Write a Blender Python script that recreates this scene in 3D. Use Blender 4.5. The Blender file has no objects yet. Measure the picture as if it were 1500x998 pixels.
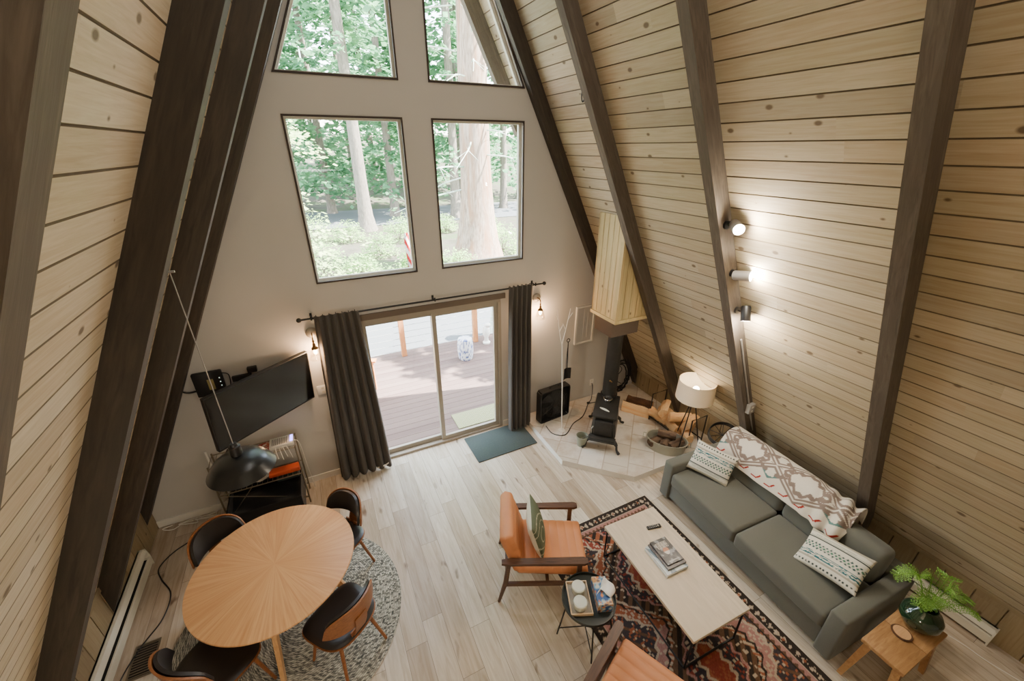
import bpy, bmesh, math, random
from math import sin, cos, pi, radians as rad, sqrt, hypot, atan2
from mathutils import Vector, Matrix, noise as mnoise
random.seed(7)
scene = bpy.context.scene
COL = scene.collection

# ------------------------------------------------------------------ materials
def lin(c):
    return tuple(((v/255)/12.92 if v/255 <= .04045 else ((v/255+.055)/1.055)**2.4) for v in c[:3]) + (1.0,)

class N:
    def __init__(s, name):
        s.m = bpy.data.materials.new(name); s.m.use_nodes = True
        s.t = s.m.node_tree; s.n = s.t.nodes; s.l = s.t.links
        s.b = s.n['Principled BSDF']; s.out = s.n['Material Output']
    def add(s, typ, **kw):
        n = s.n.new(typ)
        for k, v in kw.items():
            if k.startswith('i_'):
                n.inputs[int(k[2:]) if k[2:].isdigit() else k[2:].replace('_', ' ')].default_value = v
            else: setattr(n, k, v)
        return n
    def link(s, a, b): s.l.new(a, b)
    def math(s, op, a, b=None, c=None):
        n = s.n.new('ShaderNodeMath'); n.operation = op
        for i, v in enumerate((a, b, c)):
            if v is None: continue
            if isinstance(v, (int, float)): n.inputs[i].default_value = v
            else: s.l.new(v, n.inputs[i])
        return n.outputs[0]
    def mix(s, f, a, b, blend='MIX'):
        n = s.n.new('ShaderNodeMix'); n.data_type = 'RGBA'; n.blend_type = blend
        for i, v in ((0, f), (6, a), (7, b)):
            if isinstance(v, (int, float)): n.inputs[i].default_value = v
            elif isinstance(v, tuple): n.inputs[i].default_value = v
            else: s.l.new(v, n.inputs[i])
        return n.outputs[2]
    def ramp(s, f, stops, interp='LINEAR'):
        n = s.n.new('ShaderNodeValToRGB'); n.color_ramp.interpolation = interp
        e = n.color_ramp.elements
        while len(e) < len(stops): e.new(.5)
        for el, (p, c) in zip(e, stops):
            el.position = p; el.color = c if len(c) == 4 else lin(c)
        s.l.new(f, n.inputs[0]); return n.outputs[0]
    def coords(s, kind='Object', scale=(1, 1, 1), rot=(0, 0, 0)):
        tc = s.n.new('ShaderNodeTexCoord'); mp = s.n.new('ShaderNodeMapping')
        mp.inputs['Scale'].default_value = scale; mp.inputs['Rotation'].default_value = rot
        s.l.new(tc.outputs[kind], mp.inputs[0]); return mp.outputs[0]
    def noise(s, v, scale, detail=3, rough=.5, dist=0):
        n = s.n.new('ShaderNodeTexNoise'); n.inputs['Scale'].default_value = scale
        n.inputs['Detail'].default_value = detail; n.inputs['Roughness'].default_value = rough
        n.inputs['Distortion'].default_value = dist
        s.l.new(v, n.inputs['Vector']); return n.outputs['Fac']
    def bump(s, h, strength=.2, dist=.01):
        n = s.n.new('ShaderNodeBump'); n.inputs['Strength'].default_value = strength
        n.inputs['Distance'].default_value = dist
        s.l.new(h, n.inputs['Height']); s.l.new(n.outputs[0], s.b.inputs['Normal'])
    def base(s, c):
        if isinstance(c, tuple): s.b.inputs['Base Color'].default_value = c
        else: s.l.new(c, s.b.inputs['Base Color'])
    def set(s, rough=.5, metal=0, spec=.5):
        s.b.inputs['Roughness'].default_value = rough; s.b.inputs['Metallic'].default_value = metal
        s.b.inputs['Specular IOR Level'].default_value = spec; return s

def flat(name, c, rough=.5, metal=0, var=.10, nscale=14, bump=.0, spec=.5):
    n = N(name).set(rough, metal, spec)
    v = n.coords()
    f = n.noise(v, nscale, 3)
    a = tuple(max(0, x*(1-var)) for x in lin(c)[:3])+(1,); b = tuple(min(1, x*(1+var)) for x in lin(c)[:3])+(1,)
    n.base(n.mix(f, a, b))
    if bump: n.bump(f, bump, .004)
    return n.m

def wood(name, c1, c2, axis='X', scale=6, rough=.5, stretch=14, c3=None, bump=.08, rot=0):
    n = N(name).set(rough)
    sc = {'X': (1, stretch, stretch), 'Y': (stretch, 1, stretch), 'Z': (stretch, stretch, 1)}[axis]
    v = n.coords('Object', (1, 1, 1), (0, rot, 0))
    mp = n.add('ShaderNodeMapping'); mp.inputs['Scale'].default_value = sc; n.link(v, mp.inputs[0]); v = mp.outputs[0]
    f = n.noise(v, scale, 5, .6, .6); g = n.noise(v, scale*.27, 2)
    c = n.mix(n.ramp(f, [(.3, (0, 0, 0, 1)), (.7, (1, 1, 1, 1))]), lin(c1), lin(c2))
    if c3: c = n.mix(n.ramp(g, [(.45, (0, 0, 0, 1)), (.7, (1, 1, 1, 1))]), c, lin(c3))
    n.base(c); n.bump(f, bump, .004)
    return n.m

def fabric(name, c, scale=260, var=.18, rough=.95, bump=.25, big=.12):
    n = N(name).set(rough, 0, .2)
    v = n.coords()
    f = n.noise(v, scale, 2, .7); g = n.noise(v, 5, 3)
    L = lin(c)
    col = n.mix(f, tuple(x*(1-var) for x in L[:3])+(1,), tuple(min(1, x*(1+var)) for x in L[:3])+(1,))
    col = n.mix(n.math('MULTIPLY', g, big*2), col, tuple(x*.72 for x in L[:3])+(1,))
    n.base(col); n.bump(f, bump, .002)
    n.b.inputs['Sheen Weight'].default_value = .15
    return n.m

def vcol(name, rough=.9, bumpscale=300, bump=.2, spec=.2):
    n = N(name).set(rough, 0, spec)
    a = n.add('ShaderNodeAttribute', attribute_name='Col')
    f = n.noise(n.coords(), bumpscale, 2, .7)
    n.base(n.mix(n.math('MULTIPLY', f, .35), a.outputs[0], (0, 0, 0, 1), 'MIX'))
    if bump: n.bump(f, bump, .003)
    return n.m

def emit(name, c, s):
    n = N(name); n.base(lin(c)); n.b.inputs['Emission Color'].default_value = lin(c)
    n.b.inputs['Emission Strength'].default_value = s; return n.m

def glass(name, tint=(1, 1, 1, 1), refl=.06):
    n = N(name); n.n.remove(n.b)
    tr = n.add('ShaderNodeBsdfTransparent'); tr.inputs[0].default_value = tint
    gl = n.add('ShaderNodeBsdfGlossy'); gl.inputs['Roughness'].default_value = .02
    mx = n.add('ShaderNodeMixShader'); mx.inputs[0].default_value = refl
    n.link(tr.outputs[0], mx.inputs[1]); n.link(gl.outputs[0], mx.inputs[2]); n.link(mx.outputs[0], n.out.inputs[0])
    return n.m

def boards(name, tints, w=.135, knots=True, dark=1.0):
    """knotty boards; UV x runs along the grain in metres, y counts metres across"""
    n = N(name).set(.62, 0, .25)
    uv = n.add('ShaderNodeTexCoord').outputs['UV']
    sp = n.add('ShaderNodeSeparateXYZ'); n.link(uv, sp.inputs[0])
    row = n.math('FLOOR', n.math('DIVIDE', sp.outputs[1], w))
    wn = n.add('ShaderNodeTexWhiteNoise', noise_dimensions='1D'); n.link(row, wn.inputs['W'])
    # boards are pieced together along the grain
    seg = n.math('FLOOR', n.math('ADD', n.math('DIVIDE', sp.outputs[0], 2.3), n.math('MULTIPLY', wn.outputs[0], 7.0)))
    wn2 = n.add('ShaderNodeTexWhiteNoise', noise_dimensions='2D')
    cb0 = n.add('ShaderNodeCombineXYZ'); n.link(row, cb0.inputs[0]); n.link(seg, cb0.inputs[1]); n.link(cb0.outputs[0], wn2.inputs[0])
    cb = n.add('ShaderNodeCombineXYZ')
    n.link(n.math('ADD', n.math('MULTIPLY', sp.outputs[0], 1.3), n.math('MULTIPLY', wn2.outputs[0], 40)), cb.inputs[0])
    n.link(n.math('MULTIPLY', sp.outputs[1], 26), cb.inputs[1])
    n.link(wn2.outputs[0], cb.inputs[2])
    g = n.noise(cb.outputs[0], 2.2, 5, .6, .8)
    tint = n.ramp(wn2.outputs[0], [(i/(len(tints)-1), t) for i, t in enumerate(tints)])
    col = n.mix(n.ramp(g, [(.35, (1, 1, 1, 1)), (.75, (0, 0, 0, 1))]), n.mix(1.0, tint, (.80, .74, .66, 1), 'MULTIPLY'), tint)
    if knots:
        cb2 = n.add('ShaderNodeCombineXYZ')
        n.link(n.math('MULTIPLY', sp.outputs[0], 3.4), cb2.inputs[0])
        n.link(n.math('MULTIPLY', sp.outputs[1], 5.2), cb2.inputs[1])
        vo = n.add('ShaderNodeTexVoronoi', voronoi_dimensions='2D'); vo.inputs['Scale'].default_value = 1
        n.link(cb2.outputs[0], vo.inputs['Vector'])
        spc = n.add('ShaderNodeSeparateColor'); n.link(vo.outputs['Color'], spc.inputs[0])
        size = n.math('MULTIPLY', spc.outputs[0], .13)
        k = n.math('SUBTRACT', size, vo.outputs['Distance'])
        pres = n.math('GREATER_THAN', spc.outputs[1], .5)
        kk = n.math('MULTIPLY', n.math('MULTIPLY', n.ramp(k, [(0, (0, 0, 0, 1)), (.05, (1, 1, 1, 1))]), pres), .85)
        col = n.mix(kk, col, lin((92, 74, 54)))
    n.base(col); n.bump(g, .10, .003)
    return n.m

def planks(name):
    n = N(name).set(.42, 0, .4)
    tc = n.add('ShaderNodeTexCoord').outputs['Object']
    sp = n.add('ShaderNodeSeparateXYZ'); n.link(tc, sp.inputs[0])
    W_, L_ = .185, 1.35
    fx = n.math('DIVIDE', n.math('ADD', sp.outputs[0], 20), W_); row = n.math('FLOOR', fx)
    wn = n.add('ShaderNodeTexWhiteNoise', noise_dimensions='1D'); n.link(row, wn.inputs['W'])
    fy = n.math('ADD', n.math('DIVIDE', n.math('ADD', sp.outputs[1], 20), L_), n.math('MULTIPLY', wn.outputs[0], 9)); colm = n.math('FLOOR', fy)
    cb = n.add('ShaderNodeCombineXYZ'); n.link(row, cb.inputs[0]); n.link(colm, cb.inputs[1])
    idn = n.add('ShaderNodeTexWhiteNoise', noise_dimensions='2D'); n.link(cb.outputs[0], idn.inputs[0])
    ex = n.math('MULTIPLY', n.math('SUBTRACT', .5, n.math('ABSOLUTE', n.math('SUBTRACT', n.math('FRACT', fx), .5))), W_)
    ey = n.math('MULTIPLY', n.math('SUBTRACT', .5, n.math('ABSOLUTE', n.math('SUBTRACT', n.math('FRACT', fy), .5))), L_)
    gap = n.math('LESS_THAN', n.math('MINIMUM', ex, ey), .0016)
    tint = n.ramp(idn.outputs[0], [(0, (176, 160, 140)), (.3, (198, 186, 168)), (.6, (212, 202, 186)), (.8, (188, 172, 150)), (1, (206, 196, 180))])
    cg = n.add('ShaderNodeCombineXYZ')
    n.link(n.math('MULTIPLY', sp.outputs[0], 16), cg.inputs[0]); n.link(n.math('MULTIPLY', sp.outputs[1], 1.4), cg.inputs[1])
    n.link(n.math('MULTIPLY', idn.outputs[0], 30), cg.inputs[2])
    g = n.noise(cg.outputs[0], 1.6, 6, .62, .9)
    col = n.mix(n.ramp(g, [(.38, (1, 1, 1, 1)), (.66, (0, 0, 0, 1))]), n.mix(1.0, tint, (.76, .71, .64, 1), 'MULTIPLY'), tint)
    ck = n.add('ShaderNodeCombineXYZ')
    n.link(n.math('MULTIPLY', sp.outputs[0], 7), ck.inputs[0]); n.link(n.math('MULTIPLY', sp.outputs[1], 2.6), ck.inputs[1])
    k = n.noise(ck.outputs[0], 1.3, 2, .5, .3)
    col = n.mix(n.ramp(k, [(.66, (0, 0, 0, 1)), (.76, (1, 1, 1, 1))]), col, lin((112, 92, 72)))
    col = n.mix(n.math('MULTIPLY', gap, .8), col, lin((92, 80, 66)))
    n.base(col); n.bump(g, .06, .003)
    n.link(n.ramp(g, [(.3, (.30, .30, .30, 1)), (.7, (.44, .44, .44, 1))]), n.b.inputs['Roughness'])
    return n.m

M = {}
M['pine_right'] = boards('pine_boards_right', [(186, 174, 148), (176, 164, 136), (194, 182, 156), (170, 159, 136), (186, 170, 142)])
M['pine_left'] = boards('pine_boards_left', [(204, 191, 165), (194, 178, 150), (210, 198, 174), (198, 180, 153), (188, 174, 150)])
M['pine_knee'] = boards('pine_boards_knee', [(160, 144, 114), (148, 132, 104), (168, 152, 124)], w=.2)
M['pine_chase'] = boards('pine_boards_chase', [(206, 188, 140), (190, 172, 124), (214, 192, 142)], w=.105)
M['groove'] = flat('groove_shade_tone', (118, 104, 82), .8, 0, .15)  # groove faces toned darker, painting in the shade between the boards
for sd_, an in (('r', rad(26.8)), ('l', rad(-25.9))):
    M['beam_'+sd_] = wood('dark_stained_beam', (50, 44, 37), (76, 66, 55), 'Z', 4, .75, 10, (60, 53, 44), .25, an)
    M['beam_grey_'+sd_] = wood('grey_brown_beam', (78, 69, 59), (108, 97, 84), 'Z', 6, .8, 9, (90, 80, 69), .45, an)
M['wall'] = flat('white_wall_paint', (196, 192, 184), .85, 0, .03, 3, .03)
M['floor'] = planks('oak_plank_floor')
M['dark_trim'] = flat('dark_window_trim', (58, 46, 38), .6)
M['vinyl'] = flat('pale_vinyl', (200, 196, 182), .45, 0, .04)
M['alu'] = flat('beige_door_frame', (158, 150, 136), .45, .0, .05)
M['alu_dark'] = flat('bronze_door_header', (104, 92, 80), .5, .0, .06)
M['glass'] = glass('window_glass', (1, 1, 1, 1), .02)
M['white'] = flat('white_plastic', (226, 222, 212), .45, 0, .04)
M['black'] = flat('black_metal', (22, 21, 20), .45, 0, .2)
M['blackgloss'] = flat('black_gloss', (14, 14, 15), .16, 0, .1)
M['black_plastic'] = flat('black_plastic', (30, 29, 28), .5, 0, .15)
M['iron'] = flat('cast_iron', (50, 49, 46), .5, .3, .25, 30, .2)
M['brownmetal'] = flat('brown_flue_collar', (76, 62, 50), .5, .2, .1)
M['steel'] = flat('bright_steel', (200, 200, 196), .25, 1, .05)
M['grey_metal'] = flat('grey_metal', (158, 154, 148), .4, .25, .06)
M['greywire'] = flat('nickel_wire', (150, 140, 122), .35, .8, .06)
M['brass'] = flat('antique_brass', (136, 102, 58), .35, .9, .1)
M['curtain'] = fabric('charcoal_curtain', (82, 77, 71), 400, .12, .85, .1)
M['lining'] = fabric('cream_lining', (220, 214, 202), 400, .05)
M['sofa'] = fabric('grey_green_upholstery', (99, 99, 90), 330, .22)
M['leather_tan'] = flat('tan_orange_leather', (206, 136, 90), .5, 0, .10, 7, .05, .4)
M['walnut'] = wood('walnut_frame', (64, 42, 30), (96, 66, 47), 'Y', 8, .4, 10)
M['walnut_ply'] = wood('walnut_ply', (122, 74, 40), (156, 100, 58), 'X', 8, .4, 10)
M['leather_black'] = flat('dark_brown_leather', (42, 37, 34), .36, 0, .2, 12, .04, .5)
M['oak_leg'] = wood('pale_oak', (196, 148, 98), (222, 178, 128), 'Z', 8, .45, 10)
M['ctable'] = wood('pale_limed_wood', (188, 172, 148), (212, 196, 172), 'Y', 4, .5, 7, (200, 182, 156))
M['acacia'] = wood('acacia_stool', (140, 98, 58), (184, 142, 94), 'X', 6, .45, 8, (160, 118, 74))
M['bark'] = wood('log_bark', (62, 42, 28), (100, 66, 40), 'X', 9, .95, 4, None, .8)
M['splitwood'] = wood('split_log', (206, 164, 116), (228, 194, 148), 'X', 7, .8, 12, (214, 158, 106), .3)
M['darklog'] = wood('weathered_log', (78, 62, 48), (118, 96, 76), 'X', 8, .9, 8, (62, 46, 36), .4)
M['galv'] = flat('galvanised_tub', (172, 172, 158), .45, .5, .1, 8)
M['bucket'] = flat('sage_bucket', (148, 152, 134), .5, .2, .1)
M['shade'] = None
M['green_glass'] = None
M['fern'] = flat('fern_green', (106, 148, 50), .6, 0, .3, 30)
M['cup'] = flat('pale_ceramic', (206, 210, 196), .4, 0, .04)
M['tray'] = flat('grey_stone_tray', (148, 140, 126), .6, 0, .1)
M['traywood'] = flat('pale_tray_rim', (206, 178, 142), .5, 0, .08)
M['paper'] = flat('tissue_paper', (236, 236, 232), .9, 0, .02)
M['doormat'] = fabric('teal_grey_doormat', (66, 76, 74), 120, .5, 1, .6)
M['screen'] = flat('tv_screen', (12, 13, 13), .12, 0, .1)
M['orange_plastic'] = flat('orange_plastic', (206, 82, 42), .5)
M['teal_cloth'] = fabric('dark_teal_cloth', (58, 74, 72), 200)
M['grey_cloth'] = fabric('grey_cloth', (160, 152, 140), 200)
M['cushion_green'] = fabric('sage_green_velvet', (96, 102, 80), 200, .1)
M['cushion_white'] = fabric('cream_linen', (216, 212, 196), 260, .06)
M['heater'] = flat('cream_heater_enamel', (208, 202, 184), .45, 0, .03)
M['slot'] = flat('dark_slot', (24, 22, 20), .9)
M['bulb'] = emit('lit_bulb', (255, 226, 180), 30)
M['spotbulb'] = emit('lit_spot_lamp', (255, 236, 206), 40)
M['led'] = emit('violet_led', (150, 130, 255), 4)
M['led_white'] = emit('white_led', (220, 240, 230), .7)
M['vcol'] = vcol('woven_pattern')
M['vcol_print'] = vcol('printed_pattern', .35, 60, 0, .5)
def _shade():
    n = N('linen_lamp_shade'); n.n.remove(n.b)
    v = n.coords(); f = n.noise(v, 200, 2)
    d = n.add('ShaderNodeBsdfDiffuse'); t = n.add('ShaderNodeBsdfTranslucent')
    c = n.mix(f, lin((226, 212, 186)), lin((240, 228, 206)))
    n.link(c, d.inputs[0]); n.link(c, t.inputs[0])
    mx = n.add('ShaderNodeMixShader'); mx.inputs[0].default_value = .15
    n.link(d.outputs[0], mx.inputs[1]); n.link(t.outputs[0], mx.inputs[2]); n.link(mx.outputs[0], n.out.inputs[0])
    M['shade'] = n.m
_shade()
def _gg():
    n = N('dark_green_glass').set(.06, 0, .6); v = n.coords()
    n.base(n.mix(n.noise(v, 6), lin((20, 40, 26)), lin((44, 74, 48))))
    n.b.inputs['Transmission Weight'].default_value = .25; n.b.inputs['Coat Weight'].default_value = .6
    M['green_glass'] = n.m
_gg()
M['bulbglass'] = glass('clear_bulb_shade', (1, .97, .92, 1), .12)
def leaf(name, c1, c2, tr=.5):
    n = N(name); n.n.remove(n.b)
    v = n.coords(); f = n.noise(v, .9, 3, .7)
    c = n.mix(n.ramp(f, [(.3, (0, 0, 0, 1)), (.7, (1, 1, 1, 1))]), lin(c1), lin(c2))
    d = n.add('ShaderNodeBsdfDiffuse'); t = n.add('ShaderNodeBsdfTranslucent')
    n.link(c, d.inputs[0]); n.link(c, t.inputs[0])
    mx = n.add('ShaderNodeMixShader'); mx.inputs[0].default_value = tr
    n.link(d.outputs[0], mx.inputs[1]); n.link(t.outputs[0], mx.inputs[2]); n.link(mx.outputs[0], n.out.inputs[0])
    return n.m
M['leaf_far'] = leaf('forest_needles', (64, 112, 84), (136, 186, 136))
M['leaf_near'] = leaf('sunlit_needles', (140, 180, 104), (226, 236, 178))
M['leaf_shrub'] = leaf('shrub_leaves', (110, 166, 90), (196, 224, 150))
M['trunk'] = wood('cedar_bark', (110, 92, 78), (176, 156, 138), 'Z', 2.2, .95, 7, (146, 110, 84), .9)
M['trunk_grey'] = wood('grey_fir_bark', (92, 84, 76), (140, 130, 118), 'Z', 3, .95, 6, None, .8)
M['trunk_moss'] = wood('mossy_bark', (150, 170, 150), (226, 226, 214), 'Z', 3, .95, 3, (120, 150, 124), .6)
def _ground():
    n = N('forest_ground').set(1, 0, .1); v = n.coords()
    f = n.noise(v, .7, 5, .65); g = n.noise(v, 5, 4, .7)
    c = n.ramp(f, [(.3, (72, 76, 62)), (.48, (96, 92, 82)), (.58, (74, 98, 62)), (.7, (122, 114, 100))])
    n.base(n.mix(n.math('MULTIPLY', g, .6), c, lin((66, 62, 52)))); n.bump(g, .5, .05)
    M['ground'] = n.m
    n = N('asphalt').set(.9, 0, .2); v = n.coords(); f = n.noise(v, 40, 3); g = n.noise(v, .6, 3)
    n.base(n.mix(f, n.mix(g, lin((92, 96, 100)), lin((120, 122, 122))), lin((78, 82, 86)))); M['asphalt'] = n.m
    n = N('deck_boards').set(.75, 0, .2); v = n.coords()
    sp = n.add('ShaderNodeSeparateXYZ'); n.link(v, sp.inputs[0])
    wn = n.add('ShaderNodeTexWhiteNoise', noise_dimensions='1D'); n.link(n.math('FLOOR', n.math('DIVIDE', sp.outputs[1], .14)), wn.inputs['W'])
    g = n.noise(n.coords('Object', (1, 14, 14)), 5, 4)
    c = n.mix(wn.outputs[0], lin((104, 86, 82)), lin((120, 102, 96)))
    n.base(n.mix(n.math('MULTIPLY', g, .5), c, lin((86, 68, 64)))); M['deck'] = n.m
_ground()
M['deckpost'] = wood('orange_cedar_post', (170, 104, 58), (206, 140, 86), 'Z', 6, .7, 10)
M['cable'] = flat('steel_cable', (190, 194, 196), .35, .7, .05)

def sunburst():
    n = N('sunburst_oak_veneer').set(.38, 0, .4)
    tc = n.add('ShaderNodeTexCoord').outputs['Object']
    sp = n.add('ShaderNodeSeparateXYZ'); n.link(tc, sp.inputs[0])
    ang = n.math('ARCTAN2', sp.outputs[1], sp.outputs[0])
    wedge = n.math('FLOOR', n.math('MULTIPLY', ang, 24/(2*pi)))
    wn = n.add('ShaderNodeTexWhiteNoise', noise_dimensions='1D'); n.link(wedge, wn.inputs['W'])
    rr = n.math('SQRT', n.math('ADD', n.math('MULTIPLY', sp.outputs[0], sp.outputs[0]), n.math('MULTIPLY', sp.outputs[1], sp.outputs[1])))
    cb = n.add('ShaderNodeCombineXYZ'); n.link(n.math('MULTIPLY', ang, 24), cb.inputs[0]); n.link(n.math('MULTIPLY', rr, 2.0), cb.inputs[1])
    n.link(wn.outputs[0], cb.inputs[2])
    g = n.noise(cb.outputs[0], 1.4, 5, .6, .4)
    c = n.mix(wn.outputs[0], lin((212, 160, 108)), lin((224, 176, 124)))
    n.base(n.mix(n.ramp(g, [(.4, (0, 0, 0, 1)), (.75, (1, 1, 1, 1))]), c, lin((198, 142, 92))))
    return n.m
M['sunburst'] = sunburst()

def braid():
    n = N('braided_rug').set(1, 0, .1)
    tc = n.add('ShaderNodeTexCoord').outputs['Object']
    sp = n.add('ShaderNodeSeparateXYZ'); n.link(tc, sp.inputs[0])
    ang = n.math('ARCTAN2', sp.outputs[1], sp.outputs[0])
    rr = n.math('SQRT', n.math('ADD', n.math('MULTIPLY', sp.outputs[0], sp.outputs[0]), n.math('MULTIPLY', sp.outputs[1], sp.outputs[1])))
    ring = n.math('FLOOR', n.math('MULTIPLY', rr, 62))
    fr = n.math('FRACT', n.math('MULTIPLY', rr, 62))
    seg = n.math('FLOOR', n.math('MULTIPLY', n.math('MULTIPLY', ang, rr), 75))
    cb = n.add('ShaderNodeCombineXYZ'); n.link(ring, cb.inputs[0]); n.link(seg, cb.inputs[1])
    wn = n.add('ShaderNodeTexWhiteNoise', noise_dimensions='2D'); n.link(cb.outputs[0], wn.inputs[0])
    f = n.noise(tc, 75, 3, .7)
    k = n.math('ADD', n.math('MULTIPLY', wn.outputs[0], .5), n.math('MULTIPLY', f, .5))
    c = n.ramp(k, [(.25, (78, 80, 76)), (.45, (140, 138, 128)), (.6, (172, 170, 156)), (.78, (200, 196, 180))])
    e = n.math('ABSOLUTE', n.math('SUBTRACT', fr, .5))
    c = n.mix(n.ramp(e, [(.34, (0, 0, 0, 1)), (.5, (.8, .8, .8, 1))]), c, lin((70, 72, 68)))
    n.base(c); n.bump(n.math('ADD', n.math('MULTIPLY', f, .5), n.math('SUBTRACT', .5, e)), .5, .008)
    return n.m
M['braid'] = braid()

def tiles():
    n = N('stone_hearth_slabs').set(.55, 0, .35)
    tc = n.coords('Object', (1, 1, 1), (0, 0, rad(-45)))
    br = n.add('ShaderNodeTexBrick'); br.offset = .5; br.squash = .7; br.squash_frequency = 3
    for k, v in (('Scale', 1), ('Brick Width', .46), ('Row Height', .32), ('Mortar Size', .008)): br.inputs[k].default_value = v
    br.inputs['Color1'].default_value = lin((218, 212, 200)); br.inputs['Color2'].default_value = lin((198, 189, 173)); br.inputs['Mortar'].default_value = lin((178, 166, 148))
    n.link(tc, br.inputs['Vector'])
    o = n.coords(); f = n.noise(o, 4, 4, .6); g = n.noise(o, 13, 3)
    c = n.mix(n.ramp(f, [(.45, (0, 0, 0, 1)), (.75, (.8, .8, .8, 1))]), br.outputs['Color'], lin((170, 148, 120)))
    c = n.mix(n.ramp(g, [(.70, (0, 0, 0, 1)), (.78, (.6, .6, .6, 1))]), c, lin((96, 82, 68)))
    n.base(c); n.bump(f, .2, .01)
    return n.m
M['tiles'] = tiles()

# ------------------------------------------------------------------ geometry helpers
def new(): return bmesh.new()
def box(bm, x0, x1, y0, y1, z0, z1, mat=None):
    v = [bm.verts.new(p) for p in ((x0, y0, z0), (x1, y0, z0), (x1, y1, z0), (x0, y1, z0), (x0, y0, z1), (x1, y0, z1), (x1, y1, z1), (x0, y1, z1))]
    if mat is not None:
        for q in v: q.co = mat @ q.co
    for f in ((0, 3, 2, 1), (4, 5, 6, 7), (0, 1, 5, 4), (1, 2, 6, 5), (2, 3, 7, 6), (3, 0, 4, 7)): bm.faces.new([v[i] for i in f])
    return bm
def prism(bm, poly, a0, a1, axis='z'):
    """poly of 2-D points extruded along axis between a0 and a1"""
    def P(p, a):
        return {'z': (p[0], p[1], a), 'y': (p[0], a, p[1]), 'x': (a, p[0], p[1])}[axis]
    A = [bm.verts.new(P(p, a0)) for p in poly]; B = [bm.verts.new(P(p, a1)) for p in poly]
    n = len(poly)
    bm.faces.new(A); bm.faces.new(B[::-1])
    for i in range(n): bm.faces.new((A[i], B[i], B[(i+1) % n], A[(i+1) % n]))
    return bm
def tube(bm, pts, r, seg=8, closed=False, caps=True):
    pts = [Vector(p) for p in pts]; n = len(pts)
    rs = r if isinstance(r, (list, tuple)) else [r]*n
    rings = []; up = None
    for i, p in enumerate(pts):
        if closed: t = pts[(i+1) % n]-pts[i-1]
        else: t = pts[min(i+1, n-1)]-pts[max(i-1, 0)]
        t.normalize()
        if up is None:
            up = Vector((0, 0, 1)) if abs(t.z) < .9 else Vector((1, 0, 0))
        a = t.cross(up).normalized(); b = a.cross(t).normalized(); up = b
        rings.append([bm.verts.new(p+(a*cos(2*pi*k/seg)+b*sin(2*pi*k/seg))*rs[i]) for k in range(seg)])
    m = n if closed else n-1
    for i in range(m):
        A, B = rings[i], rings[(i+1) % n]
        for k in range(seg): bm.faces.new((A[k], A[(k+1) % seg], B[(k+1) % seg], B[k]))
    if caps and not closed: bm.faces.new(rings[0][::-1]); bm.faces.new(rings[-1])
    return bm
def lathe(bm, prof, seg=32, c=(0, 0, 0), mat=None):
    rings = []
    for r, z in prof:
        if r < 1e-6: ring = [bm.verts.new((c[0], c[1], c[2]+z))]
        else: ring = [bm.verts.new((c[0]+r*cos(2*pi*k/seg), c[1]+r*sin(2*pi*k/seg), c[2]+z)) for k in range(seg)]
        if mat is not None:
            for q in ring: q.co = mat @ q.co
        rings.append(ring)
    for A, B in zip(rings, rings[1:]):
        for k in range(seg):
            j = (k+1) % seg
            if len(A) == 1 and len(B) == 1: continue
            if len(A) == 1: bm.faces.new((A[0], B[j], B[k]))
            elif len(B) == 1: bm.faces.new((A[k], A[j], B[0]))
            else: bm.faces.new((A[k], A[j], B[j], B[k]))
    return bm
def grid(bm, fn, nu, nv, uvs=None):
    V = [[bm.verts.new(fn(i/nu, j/nv)) for j in range(nv+1)] for i in range(nu+1)]
    for i in range(nu):
        for j in range(nv): bm.faces.new((V[i][j], V[i+1][j], V[i+1][j+1], V[i][j+1]))
    return V
def slab(bm, fn, nu, nv, th):
    """thick sheet: fn(u,v)->Vector, thickened along the normal"""
    e = 1e-3
    def nrm(u, v):
        a = Vector(fn(min(u+e, 1), v))-Vector(fn(max(u-e, 0), v)); b = Vector(fn(u, min(v+e, 1)))-Vector(fn(u, max(v-e, 0)))
        n = a.cross(b)
        return n.normalized() if n.length > 1e-12 else Vector((0, 0, 1))
    T = [[bm.verts.new(Vector(fn(i/nu, j/nv))+nrm(i/nu, j/nv)*th) for j in range(nv+1)] for i in range(nu+1)]
    B = [[bm.verts.new(Vector(fn(i/nu, j/nv))) for j in range(nv+1)] for i in range(nu+1)]
    for i in range(nu):
        for j in range(nv):
            bm.faces.new((T[i][j], T[i+1][j], T[i+1][j+1], T[i][j+1])); bm.faces.new((B[i][j], B[i][j+1], B[i+1][j+1], B[i+1][j]))
    for i in range(nu):
        bm.faces.new((B[i][0], B[i+1][0], T[i+1][0], T[i][0])); bm.faces.new((T[i][nv], T[i+1][nv], B[i+1][nv], B[i][nv]))
    for j in range(nv):
        bm.faces.new((T[0][j], T[0][j+1], B[0][j+1], B[0][j])); bm.faces.new((B[nu][j], B[nu][j+1], T[nu][j+1], T[nu][j]))
    return bm
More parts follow.
